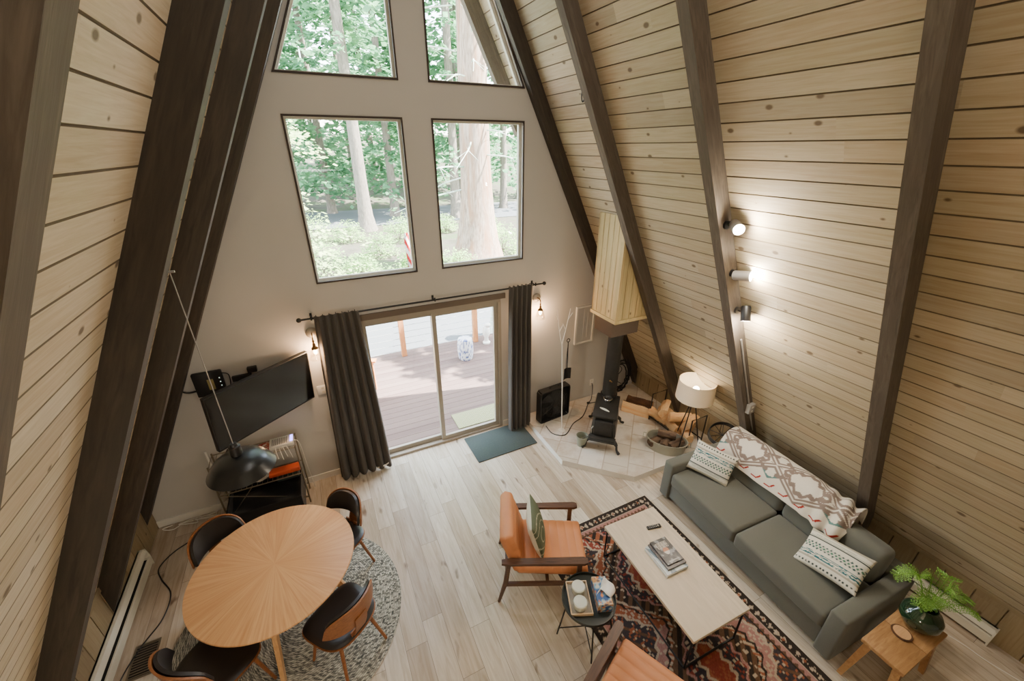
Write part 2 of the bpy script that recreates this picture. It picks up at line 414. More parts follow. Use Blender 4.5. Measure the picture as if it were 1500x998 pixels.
def rbox(bm, x0, x1, y0, y1, z0, z1, r=.03, seg=3, crown=0, mat=None):
    t = bmesh.new(); box(t, x0, x1, y0, y1, z0, z1)
    bmesh.ops.bevel(t, geom=t.edges[:], offset=r, segments=seg, profile=.5, affect='EDGES')
    if crown:
        bmesh.ops.subdivide_edges(t, edges=[e for e in t.edges if e.calc_length() > .12], cuts=5, use_grid_fill=True)
        cx, cy = (x0+x1)/2, (y0+y1)/2
        for v in t.verts:
            a = max(0, 1-((v.co.x-cx)/((x1-x0)/2))**2); b = max(0, 1-((v.co.y-cy)/((y1-y0)/2))**2)
            if v.co.z > (z0+z1)/2: v.co.z += crown*sqrt(a*b)
    me = bpy.data.meshes.new('tmp'); t.to_mesh(me); t.free()
    k = len(bm.verts); bm.from_mesh(me); bpy.data.meshes.remove(me)
    if mat is not None:
        bm.verts.ensure_lookup_table()
        for v in bm.verts[k:]: v.co = mat @ v.co
    return bm
def sphere(bm, c, r, seg=16, sc=(1, 1, 1)):
    bmesh.ops.create_uvsphere(bm, u_segments=seg, v_segments=seg//2+2, radius=r, matrix=Matrix.Translation(c) @ Matrix.Diagonal((*sc, 1)))
    return bm
def obj(name, bm, mat, parent=None, loc=(0, 0, 0), rz=0, smooth=True, sharp=40, uv=None, bevel=0, col=None, fix=True, label=None):
    if bevel: bmesh.ops.bevel(bm, geom=[e for e in bm.edges if len(e.link_faces) == 2 and e.calc_face_angle(0) > .5], offset=bevel, segments=2, profile=.5, affect='EDGES')
    if fix: bmesh.ops.recalc_face_normals(bm, faces=bm.faces[:])
    me = bpy.data.meshes.new(name); bm.to_mesh(me); bm.free()
    if smooth:
        for p in me.polygons: p.use_smooth = True
        me.set_sharp_from_angle(angle=rad(sharp))
    if uv:
        L = me.uv_layers.new(name='UVMap')
        for lp in me.loops: L.data[lp.index].uv = uv(me.vertices[lp.vertex_index].co)
    if col:
        a = me.color_attributes.new('Col', 'FLOAT_COLOR', 'POINT')
        for i, v in enumerate(me.vertices): a.data[i].color = col(v.co)
    for m_ in (mat if isinstance(mat, (list, tuple)) else [mat]): me.materials.append(m_)
    o = bpy.data.objects.new(name, me); COL.objects.link(o)
    o.parent = parent; o.location = loc; o.rotation_euler = (0, 0, rz)
    if label: o['label'] = label
    return o
def tag(o, label, cat, group=None, kind=None):
    o['label'] = label; o['category'] = cat
    if group: o['group'] = group
    if kind: o['kind'] = kind
    return o
def thing(name, label, cat, loc=(0, 0, 0), rz=0, group=None):
    o = bpy.data.objects.new(name, None); COL.objects.link(o); o.empty_display_size = .1
    o.location = loc; o.rotation_euler = (0, 0, rz)
    return tag(o, label, cat, group)
def struct(name, bm, mat, parent=None, **kw):
    o = obj(name, bm, mat, parent, **kw)
    if parent is None: o['kind'] = 'structure'
    return o
def dup(root, loc, rz, label, group=None):
    r = root.copy(); COL.objects.link(r); r.location = loc; r.rotation_euler = (0, 0, rz); r['label'] = label
    if group: r['group'] = group
    for ch in list(root.children):
        c = ch.copy(); COL.objects.link(c); c.parent = r
        for g in list(ch.children):
            d = g.copy(); COL.objects.link(d); d.parent = c
    return r
def face(deg): return rad(deg+90)          # object front is local -Y; deg is the heading it faces
def catenary(a, b, n=12, sag=.05):
    a, b = Vector(a), Vector(b)
    return [a.lerp(b, i/n)-Vector((0, 0, sag*4*(i/n)*(1-i/n))) for i in range(n+1)]
def spline(pts, n=8):
    P = [Vector(p) for p in pts]; out = []
    for i in range(len(P)-1):
        p0 = P[max(i-1, 0)]; p1 = P[i]; p2 = P[i+1]; p3 = P[min(i+2, len(P)-1)]
        for k in range(n):
            t = k/n
            out.append(.5*((2*p1)+(p2-p0)*t+(2*p0-5*p1+4*p2-p3)*t*t+(3*p1-p0-3*p2+p3)*t**3))
    out.append(P[-1]); return out

# ------------------------------------------------------------------ room constants
WR, CR, WL, CL = 3.521, .506, 3.459, .486      # beam inner planes x = W - c z
OFF = .165                                     # rafters stand this far proud of the boards
KL, KR = 3.355, 3.46                           # knee walls
YB, YF, YE = 0.0, -7.6, .72                    # window wall, rear wall, end of the roof overhang
xr = lambda z: WR+OFF-CR*z
xl = lambda z: -(WL+OFF-CL*z)
ZR = 7.3

bm = new(); box(bm, -3.7, 3.8, YF, 0.0, -.06, 0); struct('floor', bm, M['floor'])

def board_wall(name, side, c, x_of, z0, z1, mat, y0=YF, y1=YE):
    w = .135; ln = sqrt(1+c*c); n = int((z1-z0)*ln/w)+1
    bm = new(); prof = []
    nx, nz = -side*1/ln, -c/ln           # inward normal in x,z
    for i in range(n):
        for s, d in ((0.0, -.009), (.005, 0), (w-.005, 0), (w-.0005, -.009)):
            z = z0+(i*w+s)/ln
            prof.append((x_of(z)+nx*d, z+nz*d, i*w+s))
    A = [bm.verts.new((p[0], y0, p[1])) for p in prof]; B = [bm.verts.new((p[0], y1, p[1])) for p in prof]
    for i in range(len(prof)-1):
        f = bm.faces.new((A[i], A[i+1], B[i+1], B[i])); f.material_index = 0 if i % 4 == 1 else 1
    # outer roof skin
    o = [bm.verts.new((x_of(z)+side*.14, y, z)) for z, y in ((z0, y0), (z0, y1), (z1, y1), (z1, y0))]
    bm.faces.new(o)
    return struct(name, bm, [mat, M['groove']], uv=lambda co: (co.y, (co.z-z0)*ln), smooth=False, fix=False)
zr0 = (WR+OFF-KR)/CR; zl0 = (WL+OFF-KL)/CL
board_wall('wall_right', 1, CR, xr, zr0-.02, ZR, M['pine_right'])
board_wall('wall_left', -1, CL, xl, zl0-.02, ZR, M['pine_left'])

def knee(name, x, side, ztop):
    bm = new(); w = .2; y = YF
    while y < -.001:
        y2 = min(y+w, 0)
        a, b = sorted((x, x+side*.03))
        box(bm, a, b, y+.0045, y2-.0045, 0, ztop); y = y2
    a, b = sorted((x+side*.025, x+side*.05)); box(bm, a, b, YF, 0, 0, ztop)
    return struct(name, bm, M['pine_knee'], uv=lambda co: (co.z, co.y+20), smooth=False)
knee('wall_right_knee', KR, 1, zr0); knee('wall_left_knee', -KL, -1, zl0)
bm = new(); box(bm, KR-.012, KR+.0, YF, 0, zr0-.05, zr0-.003); struct('trim_1', bm, M['pine_knee'], uv=lambda co: (co.y, co.z), smooth=False)
bm = new(); box(bm, -KL, -KL+.012, YF, 0, zl0-.05, zl0-.003); struct('trim_2', bm, M['pine_knee'], uv=lambda co: (co.y, co.z), smooth=False)

# rafters, one object each
def rafter(side, y, label, w=.095, mat='beam'):
    W, c, K = (WR, CR, KR) if side > 0 else (WL, CL, KL)
    zi = (W-K)/c; zo = (W+OFF-K)/c; zt = 6.98
    poly = [(side*K, zi), (side*(W-c*zt), zt), (side*(W+OFF-c*zt), zt), (side*K, zo)]
    mat += '_r' if side > 0 else '_l'
    bm = new(); prism(bm, poly, y-w/2, y+w/2, 'y')
    return tag(obj('rafter_beam', bm, M[mat], smooth=False, bevel=.004), label, 'beam')
G = 'grey_brown'
rafter(1, -.052, 'dark wooden rafter on the right, flush against the white window wall')
rafter(1, -1.035, 'dark rafter on the right wall, passing just in front of the boxed chimney', mat='beam_grey')
rafter(1, -2.275, 'dark rafter on the right wall carrying the three spotlights', mat='beam_grey')
rafter(1, -3.56, 'dark rafter on the right wall nearest the camera, behind the sofa', mat='beam_grey')
rafter(-1, -.10, 'dark rafter on the left, flush against the white window wall', .16)
rafter(-1, -1.13, 'dark rafter on the left, second from the window wall', .11)
rafter(-1, -2.33, 'dark rafter on the left wall from which the black pendant hangs', .12)
rafter(-1, -3.64, 'dark rafter on the left wall nearest the camera', .11, 'beam_grey')

# window wall, in pieces around the openings
A_, B_, Z1, Z2, Z3 = .149, 1.238, 2.566, 4.157, 4.473
DW, DH = .915, 2.085
bm = new(); TH = .14
def piece(poly): prism(bm, poly, 0, TH, 'y')
piece([(xl(0), 0), (-DW, 0), (-DW, Z1), (xl(Z1), Z1)]); piece([(DW, 0), (xr(0), 0), (xr(Z1), Z1), (DW, Z1)])
piece([(-DW, DH), (DW, DH), (DW, Z1), (-DW, Z1)])
piece([(xl(Z1), Z1), (-B_, Z1), (-B_, Z2), (xl(Z2), Z2)]); piece([(-A_, Z1), (A_, Z1), (A_, Z2), (-A_, Z2)]); piece([(B_, Z1), (xr(Z1), Z1), (xr(Z2), Z2), (B_, Z2)])
piece([(xl(Z2), Z2), (xr(Z2), Z2), (xr(Z3), Z3), (xl(Z3), Z3)])
SW = .455; ZT = Z3+(B_-A_-.12)/SW
piece([(-A_, Z3), (A_, Z3), (A_, ZT), (-A_, ZT)])
bt = B_-SW*(ZT-Z3)
piece([(xl(Z3), Z3), (-B_, Z3), (-bt, ZT), (xl(ZT), ZT)]); piece([(B_, Z3), (xr(Z3), Z3), (xr(ZT), ZT), (bt, ZT)])
piece([(xl(ZT), ZT), (xr(ZT), ZT), (xr(7.2), 7.2), (xl(7.2), 7.2)])
struct('wall_back', bm, M['wall'], smooth=False, fix=True)
bm = new(); box(bm, xl(0)-.1, xr(0)+.1, YF-.1, YF, 0, 7.3); struct('wall_front', bm, M['wall'], smooth=False)
# loft floor the photograph is taken from
bm = new(); box(bm, xl(2.3), xr(2.3), YF, -5.05, 2.22, 2.4); struct('floor_loft', bm, M['pine_left'], uv=lambda co: (co.y, co.x), smooth=False)

def ring(bm, poly, inset, y0, y1):
    """picture-frame ring from polygon poly (x,z) inwards by inset"""
    n = len(poly); c = Vector((sum(p[0] for p in poly)/n, sum(p[1] for p in poly)/n)); inn = []
    for i in range(n):
        p0, p1, p2 = Vector(poly[i-1]), Vector(poly[i]), Vector(poly[(i+1) % n])
        a = (p1-p0).normalized(); b = (p2-p1).normalized()
        na = Vector((-a.y, a.x)); nb = Vector((-b.y, b.x))
        if na.dot(c-p1) < 0: na = -na
        if nb.dot(c-p1) < 0: nb = -nb
        inn.append(p1+(na+nb)*(inset/(1+na.dot(nb))))
    for i in range(n):
        j = (i+1) % n
        prism(bm, [tuple(poly[i]), tuple(poly[j]), tuple(inn[j]), tuple(inn[i])], y0, y1, 'y')
    return [tuple(p) for p in inn]
def window(k, poly):
    big = []
    bm = new(); inn = ring(bm, poly, .018, -.012, .004); w = struct('window_%d' % k, bm, M['dark_trim'], smooth=False, fix=True)
    bm = new(); inn = ring(bm, poly, .035, .07, .11); obj('window_frame', bm, M['vinyl'], w, smooth=False)
    bm = new(); prism(bm, inn, .086, .094, 'y'); obj('pane', bm, M['glass'], w, smooth=False)
window(1, [(-B_, Z1), (-A_, Z1), (-A_, Z2), (-B_, Z2)])
window(2, [(A_, Z1), (B_, Z1), (B_, Z2), (A_, Z2)])
window(3, [(-B_, Z3), (-A_, Z3), (-A_, ZT), (-bt, ZT)])
window(4, [(A_, Z3), (B_, Z3), (bt, ZT), (A_, ZT)])
# glazed sliding door
bm = new()
box(bm, -DW, DW, -.015, .10, 0, .035); box(bm, -DW, -DW+.045, -.01, .12, .035, DH-.06); box(bm, DW-.045, DW, -.01, .12, .035, DH-.06)
box(bm, -DW, DW, .0, .12, DH-.06, DH)
dr = struct('door_1', bm, M['alu'], smooth=False)
bm = new(); box(bm, -DW-.06, DW+.06, -.025, .0, DH-.01, DH+.06); obj('door_header', bm, M['alu_dark'], dr, smooth=False)
for (a, b, y0, nm) in ((-DW+.045, .025, .06, 'sliding'), (-.03, DW-.045, .015, 'fixed')):
    bm = new(); y1 = y0+.04
    box(bm, a, a+.055, y0, y1, .035, DH-.06); box(bm, b-.055, b, y0, y1, .035, DH-.06)
    box(bm, a+.055, b-.055, y0, y1, .035, .10); box(bm, a+.055, b-.055, y0, y1, DH-.12, DH-.06)
    p = obj('door_panel', bm, M['alu'], dr, smooth=False, bevel=.003)
    bm = new(); box(bm, a+.055, b-.055, y0+.016, y0+.022, .10, DH-.12); obj('pane', bm, M['glass'], p, smooth=False)
for k, (a, b) in enumerate(((-KL, -DW-.02), (DW+.02, 1.25))):
    bm = new(); box(bm, a, b, -.014, 0, 0, .085); struct(('baseboard_back_left', 'baseboard_back_right')[k], bm, M['white'], smooth=False)

# ------------------------------------------------------------------ hearth and stove
hz = .085
poly = [(1.275, -.015), (1.275, -1.15), (1.94, -1.815), (KR-.002, -1.84), (KR-.002, -.015)]
bm = new(); prism(bm, poly, 0, hz, 'z')
for f in bm.faces: f.material_index = 0 if abs(f.normal.z) > .5 or f.calc_center_median().z > hz-.001 else 1
hearth = tag(obj('hearth', bm, [M['tiles'], flat('hearth_stone_edge', (226, 221, 210), .6, 0, .10, 9, .1)], smooth=False), 'raised pale stone hearth platform with clipped corner under the black stove', 'hearth')
st = thing('wood_stove', 'small black cast iron wood stove standing on the stone hearth', 'stove', (2.10, -.96, hz), face(226))
T = .53
bm = new()
def loft(sections):
    R_ = []
    for z, x0, x1, y0, y1, e in sections:
        pts = [(x0+e, y0), (x1-e, y0), (x1, y0+e), (x1, y1-e), (x1-e, y1), (x0+e, y1), (x0, y1-e), (x0, y0+e)]
        R_.append([bm.verts.new((p[0], p[1], z)) for p in pts])
    for A, B in zip(R_, R_[1:]):
        for k in range(8): bm.faces.new((A[k], A[(k+1) % 8], B[(k+1) % 8], B[k]))
    bm.faces.new(R_[0][::-1]); bm.faces.new(R_[-1])
loft([(.17, -.165, .165, -.28, .29, .03), (.20, -.175, .175, -.29, .30, .03), (.46, -.15, .15, -.26, .29, .03), (.49, -.16, .16, -.27, .30, .03)])
obj('stove_body', bm, M['iron'], st, bevel=.006)
bm = new(); rbox(bm, -.165, .165, -.29, .31, .49, .515, .01, 2); obj('stove_top', bm, M['iron'], st)
bm = new(); rbox(bm, -.185, .185, -.40, -.27, .165, .19, .01, 2); rbox(bm, -.17, .17, -.385, -.28, .19, .205, .006, 2); obj('ash_shelf', bm, M['iron'], st)
bm = new(); rbox(bm, -.125, .125, -.315, -.272, .215, .445, .012, 2); d = obj('stove_door', bm, M['iron'], st)
bm = new(); tube(bm, [(-.13, -.32, .36), (-.15, -.345, .34), (-.15, -.35, .27)], .008); obj('door_handle', bm, M['steel'], d, label='bright steel stove door handle')
for sx in (-1, 1):
    for fy in (-1, 1):
        bm = new(); y = -.27 if fy < 0 else .27
        tube(bm, spline([(sx*.13, y, .19), (sx*.20, y+fy*.05, .11), (sx*.215, y+fy*.075, .05), (sx*.255, y+fy*.11, .012)], 5), [.026]*6+[.016]*6+[.02]*4, 8)
        obj('leg', bm, M['iron'], st)
bm = new(); tube(bm, [(0, .275, .515), (0, .275, 1.62)], .10, 28); lathe(bm, [(.10, 0), (.118, 0), (.118, .04), (.10, .04)], 28, (0, .275, .515)); sp = obj('stove_pipe', bm, M['iron'], st, sharp=50)
bm = new(); sphere(bm, (0, .17, .82), .014); tube(bm, [(0, .175, .82), (.03, .145, .82)], .006); obj('damper_knob', bm, M['brass'], sp)
# things standing on the stove
kt = thing('small_pot', 'small bright steel pot sitting on top of the black stove', 'pot', (2.185, -.872, hz+.516))
bm = new(); lathe(bm, [(0, 0), (.056, 0), (.066, .02), (.064, .045), (.058, .05), (.048, .045), (0, .04)], 24); obj('pot_body', bm, M['steel'], kt)
bm = new(); sphere(bm, (0, 0, .056), .013, 10); obj('knob', bm, M['black'], kt)
bm = new(); slab(bm, lambda u, v: ((u-.5)*.15, (v-.5)*.04*sqrt(max(0.02, 1-(2*u-1)**2)), .004+.01*(2*v-1)**2), 14, 4, .006)
tag(obj('stone_dish', bm, M['cup'], loc=(2.0, -1.04, hz+.516), rz=rad(-70)), 'narrow pale leaf-shaped dish on the front of the stove top', 'dish')

# boxed chimney above the stove
ch = thing('chimney_chase', 'board-clad chimney box hanging on the right slope above the stove', 'chimney box', (2.068, -.97, 1.86))
cx0, cy0, cz0 = 2.068, -.968, 1.86
bm = new()
zt = lambda x: (WR+OFF-x)/CR
n = 5
for i in range(n):       # left side boards (plane x = const)
    a = cy0+.02+i*(.505-.02)/n; b = a+(.505-.02)/n-.008
    box(bm, cx0, cx0+.018, a, b, cz0, zt(cx0)-.03)
obj('side_panel', bm, M['pine_chase'], ch, loc=(-cx0, -cy0, -cz0), uv=lambda co: (co.z, co.y+5), smooth=False)
bm = new(); x = cx0
while x < 2.66:
    x2 = x+.105
    prism(bm, [(x, cz0), (x2-.008, cz0), (x2-.008, zt(x2)-.02), (x, zt(x)-.02)], cy0, cy0+.018, 'y'); x = x2
obj('front_panel', bm, M['pine_chase'], ch, loc=(-cx0, -cy0, -cz0), uv=lambda co: (co.z, co.x), smooth=False)
bm = new(); box(bm, cx0+.019, cx0+.024, cy0+.03, cy0+.49, cz0+.01, zt(cx0)-.06); prism(bm, [(cx0+.03, cz0+.01), (2.64, cz0+.01), (2.64, zt(2.64)-.03), (cx0+.03, zt(cx0+.03)-.05)], cy0+.019, cy0+.024, 'y'); obj('gap_shade_sheet', bm, M['slot'], ch, loc=(-cx0, -cy0, -cz0), smooth=False)  # dark sheet added behind the boards to paint shade into the gaps
bm = new(); box(bm, cx0-.015, cx0+.62, cy0-.016, cy0, cz0-.01, cz0+.035); box(bm, cx0-.015, cx0, cy0, cy0+.51, cz0-.01, cz0+.035)
box(bm, cx0-.012, cx0+.018, cy0-.012, cy0, cz0+.035, zt(cx0)-.04); box(bm, cx0, 2.66, cy0, cy0+.5, cz0-.005, cz0+.008); box(bm, cx0, cx0+.02, cy0+.487, cy0+.505, cz0, zt(cx0)-.04)
obj('corner_trim', bm, M['pine_chase'], ch, loc=(-cx0, -cy0, -cz0), uv=lambda co: (co.z+co.x+co.y, co.x*.5), smooth=False)
bm = new(); box(bm, 2.10, 2.545, -.885, -.52, 1.62, cz0-.006); obj('flue_collar', bm, M['brownmetal'], ch, loc=(-cx0, -cy0, -cz0), smooth=False, bevel=.008)

# ------------------------------------------------------------------ things on and around the hearth
fan = thing('box_fan', 'black square box fan leaning on the white wall at the hearth edge', 'fan', (1.66, -.26, hz), rad(5))
bm = new(); R_ = .27
tube(bm, [(-.25, 0, .03), (-.25, 0, .5), (-.23, 0, .53), (.23, 0, .53), (.25, 0, .5), (.25, 0, .03), (.23, 0, .012), (-.23, 0, .012)], .012, 8, True)
for y in (-.055, .055): tube(bm, [(-.262, y, .03), (-.262, y, .5), (-.24, y, .535), (.24, y, .535), (.262, y, .5), (.262, y, .03), (.24, y, .012), (-.24, y, .012)], .010, 8, True)
for a in ((-.27, -.255), (.255, .27)): box(bm, a[0], a[1], -.055, .055, .02, .52)
box(bm, -.25, .25, -.055, .055, .53, .545); box(bm, -.25, .25, -.055, .055, .0, .014)
box(bm, -.255, .255, .02, .03, .01, .53)
obj('fan_housing', bm, M['black_plastic'], fan)
for y in (-.05, .05):
    bm = new()
    for k in range(1, 9): tube(bm, [(.027*k*cos(t*2*pi/36), y, .272+.027*k*sin(t*2*pi/36)) for t in range(36)], .0035, 4, True)
    for k in range(12):
        a = k*pi/6; tube(bm, [(.03*cos(a), y, .272+.03*sin(a)), (.25*cos(a), y, .272+.25*sin(a))], .0035, 4)
    lathe(bm, [(0, 0), (.04, 0), (.045, .012), (0, .014)], 20, mat=Matrix.Translation((0, y, .272)) @ Matrix.Rotation(pi/2, 4, 'X'))
    obj('grille', bm, M['iron'], fan)
bm = new()
for k in range(5):
    a = k*2*pi/5
    slab(bm, lambda u, v: ((.04+.18*u)*cos(a+(v-.5)*.9), (v-.5)*.05, .272+(.04+.18*u)*sin(a+(v-.5)*.9)), 5, 5, .004)
obj('fan_blades', bm, flat('dark_fan_blades', (58, 57, 55), .4), fan)
bm = new(); tube(bm, spline([(-.08, 0, .545), (-.06, 0, .575), (.06, 0, .575), (.08, 0, .545)], 5), .009); obj('handle', bm, M['black_plastic'], fan)

ts = thing('twig_stand', 'tall thin white stand with forked twig arms in front of the box fan', 'stand', (1.612, -.60, hz))
bm = new(); tube(bm, [(0, 0, 0), (-.02, .02, .7), (-.06, .03, 1.42)], .008, 8); obj('pole', bm, M['white'], ts)
bm = new(); lathe(bm, [(0, 0), (.05, 0), (.05, .006), (0, .008)], 20); obj('foot', bm, M['white'], ts)
for br_ in ([(-.06, .03, 1.40), (-.10, .05, 1.60), (-.14, .07, 1.92)], [(-.06, .03, 1.42), (-.01, .04, 1.62), (.06, .06, 1.90)]):
    bm = new(); tube(bm, br_, [.007, .006, .004], 8)
    p = Vector(br_[1]); s = 1 if br_[2][0] > br_[0][0] else -1
    tube(bm, [p, p+Vector((-.05*s, 0, .10))], [.007, .004], 6); tube(bm, [p.lerp(Vector(br_[2]), .5), p.lerp(Vector(br_[2]), .5)+Vector((.05*s, -.02, .09))], [.006, .004], 6)
    obj('twig_arm', bm, M['white'], ts)
sh = thing('fire_shovel', 'black iron fire shovel hanging beside the white twig stand', 'shovel', (1.675, -.545, .93))
bm = new(); tube(bm, [(0, 0, .16), (-.01, 0, .58)], .007); tube(bm, [(-.01+.024*cos(k*pi/8), 0, .60+.024*sin(k*pi/8)) for k in range(16)], .006, 6, True); obj('handle', bm, M['black'], sh)
bm = new(); slab(bm, lambda u, v: ((u-.5)*.11, .02*(2*u-1)**2*-1, .17*(1-v)), 8, 6, .006); obj('blade', bm, M['black'], sh)
tg = thing('fire_tongs', 'thin black iron tongs hanging between the twig stand and the shovel', 'tongs', (1.655, -.56, .95))
bm = new()
for s in (-1, 1): tube(bm, [(0, 0, .55), (s*.012, 0, .30), (s*.008, 0, 0)], .004, 6)
obj('arms', bm, M['black'], tg)

bk = thing('bucket', 'small sage grey metal bucket on the hearth left of the stove', 'bucket', (1.69, -1.0, hz), 0)
bm = new(); lathe(bm, [(0, 0), (.06, 0), (.082, .16), (.086, .165), (.078, .165), (.058, .008), (0, .008)], 28); obj('bucket_body', bm, M['bucket'], bk)
bm = new(); tube(bm, [(.082*cos(t), .082*sin(t)*.3+.0, .15-.06*sin(t)) for t in [i*pi/12 for i in range(13)]], .003, 6); obj('bail_handle', bm, M['grey_metal'], bk)

# logs
def log(L=.4, r=.06, split=True, seed=0):
    rnd = random.Random(seed); bm = new(); ns = 9
    if split: base = [(cos(a)*r, sin(a)*r) for a in [i*pi/(ns-1)*1.1-.1 for i in range(ns)]]+[(-r*.15, -r*.35)]
    else: base = [(cos(a)*r, sin(a)*r) for a in [i*2*pi/12 for i in range(12)]]
    rings = []
    for k in range(7):
        x = -L/2+L*k/6; j = rnd.uniform(-.006, .006)
        rings.append([bm.verts.new((x, p[0]*rnd.uniform(.9, 1.1)+j, p[1]*rnd.uniform(.9, 1.1))) for p in base])
    m = len(base); fs = []
    for A, B in zip(rings, rings[1:]):
        for i in range(m):
            f = bm.faces.new((A[i], A[(i+1) % m], B[(i+1) % m], B[i])); f.material_index = 0 if (not split or i < ns-1) else 1
    for e in (rings[0][::-1], rings[-1]):
        f = bm.faces.new(e); f.material_index = 1
    return bm
def put_log(x, y, z, yaw, roll, L, r, label, group, mats, split=True, seed=0, pitch=0):
    o = obj('log', log(L, r, split, seed), mats, loc=(x, y, z), sharp=30)
    o.rotation_euler = (roll, pitch, yaw); return tag(o, label, 'log', group)
BS = [M['bark'], M['splitwood']]; SS = [M['splitwood'], M['splitwood']]; DL = [M['darklog'], M['darklog']]
put_log(2.88, -.76, hz+.08, rad(-57), rad(-105), .44, .085, 'long orange split log with a bark top lying nearest the stove', None, BS, True, 1)
put_log(3.06, -.64, hz+.08, rad(-57), rad(-20), .40, .08, 'bark-covered log behind the long split log against the knee wall', None, BS, True, 2)
rack = thing('log_rack', 'low black iron firewood rack with upright bar ends behind the tub', 'log rack', (3.12, -1.33, hz))
for y in (-.37, .37):
    bm = new(); tube(bm, [(-.15, y, 0), (-.15, y, .46), (.13, y, .46), (.13, y, 0)], .009, 8); obj('end_frame', bm, M['black'], rack)
bm = new()
for x in (-.15, .13): tube(bm, [(x, -.37, .06), (x, .37, .06)], .008, 8)
for y in (-.2, 0, .2): tube(bm, [(-.15, y, .06), (.13, y, .06)], .006, 8)
obj('base_rails', bm, M['black'], rack)
logs = [(3.02, -1.10, .155, 95, -100), (3.16, -1.14, .17, 80, -60), (3.03, -1.36, .15, 75, -110), (3.17, -1.42, .16, 100, -50), (3.06, -1.60, .155, 62, -90),
        (3.06, -1.16, .30, 35, -70), (3.08, -1.40, .31, 150, -110), (3.12, -1.58, .30, 20, -60)]
ll = ['pale split log in the rack nearest the stove, against the end frame', 'pale split log at the back of the rack near the stove end', 'pale split log low in the middle of the rack, towards the room',
      'pale split log low in the middle of the rack, by the wall', 'pale split log at the lamp end of the iron rack', 'pale split log lying crossways on top at the stove end of the rack', 'pale split log lying crossways on top in the middle of the rack', 'pale split log lying crossways on top beside the lamp legs']
for i, (x, y, z, yw, rl) in enumerate(logs): put_log(x, y, hz+z-.01, rad(yw), rad(rl), .30, .078, ll[i], 'split logs in the iron rack', SS, True, 10+i)
tub = thing('log_tub', 'grey galvanised oval tub of dark logs beside the sofa arm', 'tub', (2.70, -1.57, hz), rad(-49))
def oval(bm, prof, a, b, seg=36):
    rs = []
    for k, z in prof: rs.append([bm.verts.new((a*k*cos(2*pi*i/seg), b*k*sin(2*pi*i/seg), z)) for i in range(seg)])
    for A, B in zip(rs, rs[1:]):
        for i in range(seg): bm.faces.new((A[i], A[(i+1) % seg], B[(i+1) % seg], B[i]))
    return rs
bm = new(); rs = oval(bm, [(.88, 0), (1.0, .155), (1.03, .16), (1.03, .17), (.98, .17), (.86, .012)], .27, .18); bm.faces.new(rs[0][::-1]); bm.faces.new(rs[-1]); obj('tub_body', bm, M['galv'], tub)
for s in (-1, 1):
    bm = new(); tube(bm, [(s*.275, -.05, .14), (s*.31, -.05, .145), (s*.31, .05, .145), (s*.275, .05, .14)], .006, 6); obj('handle', bm, M['galv'], tub)
for i, (x, y, z, yw, l) in enumerate([(2.60, -1.48, .11, 5, 'dark weathered log in the tub, at the end nearest the stove'), (2.68, -1.58, .12, 25, 'dark weathered log in the middle of the galvanised tub'),
                                (2.78, -1.66, .11, 0, 'dark weathered log in the tub against the lamp leg'), (2.72, -1.54, .21, -50, 'dark weathered log lying on top across the tub')]):
    put_log(x, y, hz+z, rad(yw), rad(40*i), .24, .055, l, 'dark logs in the tub', DL, False, 30+i)
bm = new()
for k in range(3): tube(bm, [(.17*cos(t*2*pi/40)+.01*k, .17*sin(t*2*pi/40), .05+.012*k) for t in range(40)], .008, 6, True)
for k in range(5): tube(bm, [(.17*cos(k*1.25), .17*sin(k*1.25), .055), (-.17*cos(k*1.25), -.17*sin(k*1.25), .055)], .004, 5)
o = tag(obj('wire_hoop', bm, M['black'], loc=(3.22, -2.0, .40)), 'round black wire hoop standing between the sofa and the right wall', 'hoop'); o.rotation_euler = (rad(8), rad(-25), 0)

lamp = thing('floor_lamp', 'black tripod floor lamp with lit cream drum shade beside the sofa', 'lamp', (2.95, -1.66, hz))
lz = .95
for k in range(3):
    a = rad(200+120*k); bm = new(); tube(bm, [(.035*cos(a), .035*sin(a), lz-.16), (.05*cos(a), .05*sin(a), lz-.3), (.20*cos(a), .20*sin(a), .006)], .0075, 8); obj('leg', bm, M['black'], lamp)
bm = new(); lathe(bm, [(0, lz-.20), (.045, lz-.19), (.045, lz-.16), (.02, lz-.15), (.018, lz-.05), (0, lz-.05)], 20); obj('socket', bm, M['black'], lamp)
bm = new(); lathe(bm, [(.235, lz-.14), (.228, lz+.125), (.225, lz+.125), (.232, lz-.14)], 48)
for k in range(3): tube(bm, [(.02*cos(k*2.09), .02*sin(k*2.09), lz-.07), (.228*cos(k*2.09), .228*sin(k*2.09), lz-.05)], .003, 5)
obj('lamp_shade', bm, M['shade'], lamp)
bm = new(); sphere(bm, (0, 0, lz), .04, 16); obj('light_bulb', bm, M['bulb'], lamp, label='glowing light bulb')

cc = [(3.04+.012*k, -.10-.012*(k % 3), .36) for k in range(6)]
bm = new()
for k, c in enumerate(cc): tube(bm, [(c[0]+(.17+.012*(k % 4))*cos(t*2*pi/36), c[1]+.01*sin(3*t), c[2]+.06*(k % 2)+(.25+.015*(k % 3))*sin(t*2*pi/36)) for t in range(36)], .011, 6, True)
tube(bm, spline([(3.0, -.09, .62), (3.1, -.1, .5), (2.98, -.1, .35), (3.12, -.1, .22)], 6), .006, 6)
tag(obj('coiled_cable', bm, M['black_plastic']), 'coil of thick black cable hanging on the wall behind the stove pipe', 'cable')
pf = thing('wall_frame', 'pale shallow framed panel on the white wall left of the chimney box', 'frame', (2.31, -.002, 1.44))
bm = new(); ring(bm, [(-.17, -.31), (.17, -.31), (.17, .31), (-.17, .31)], .025, -.03, 0); obj('frame', bm, M['white'], pf, smooth=False, bevel=.004)
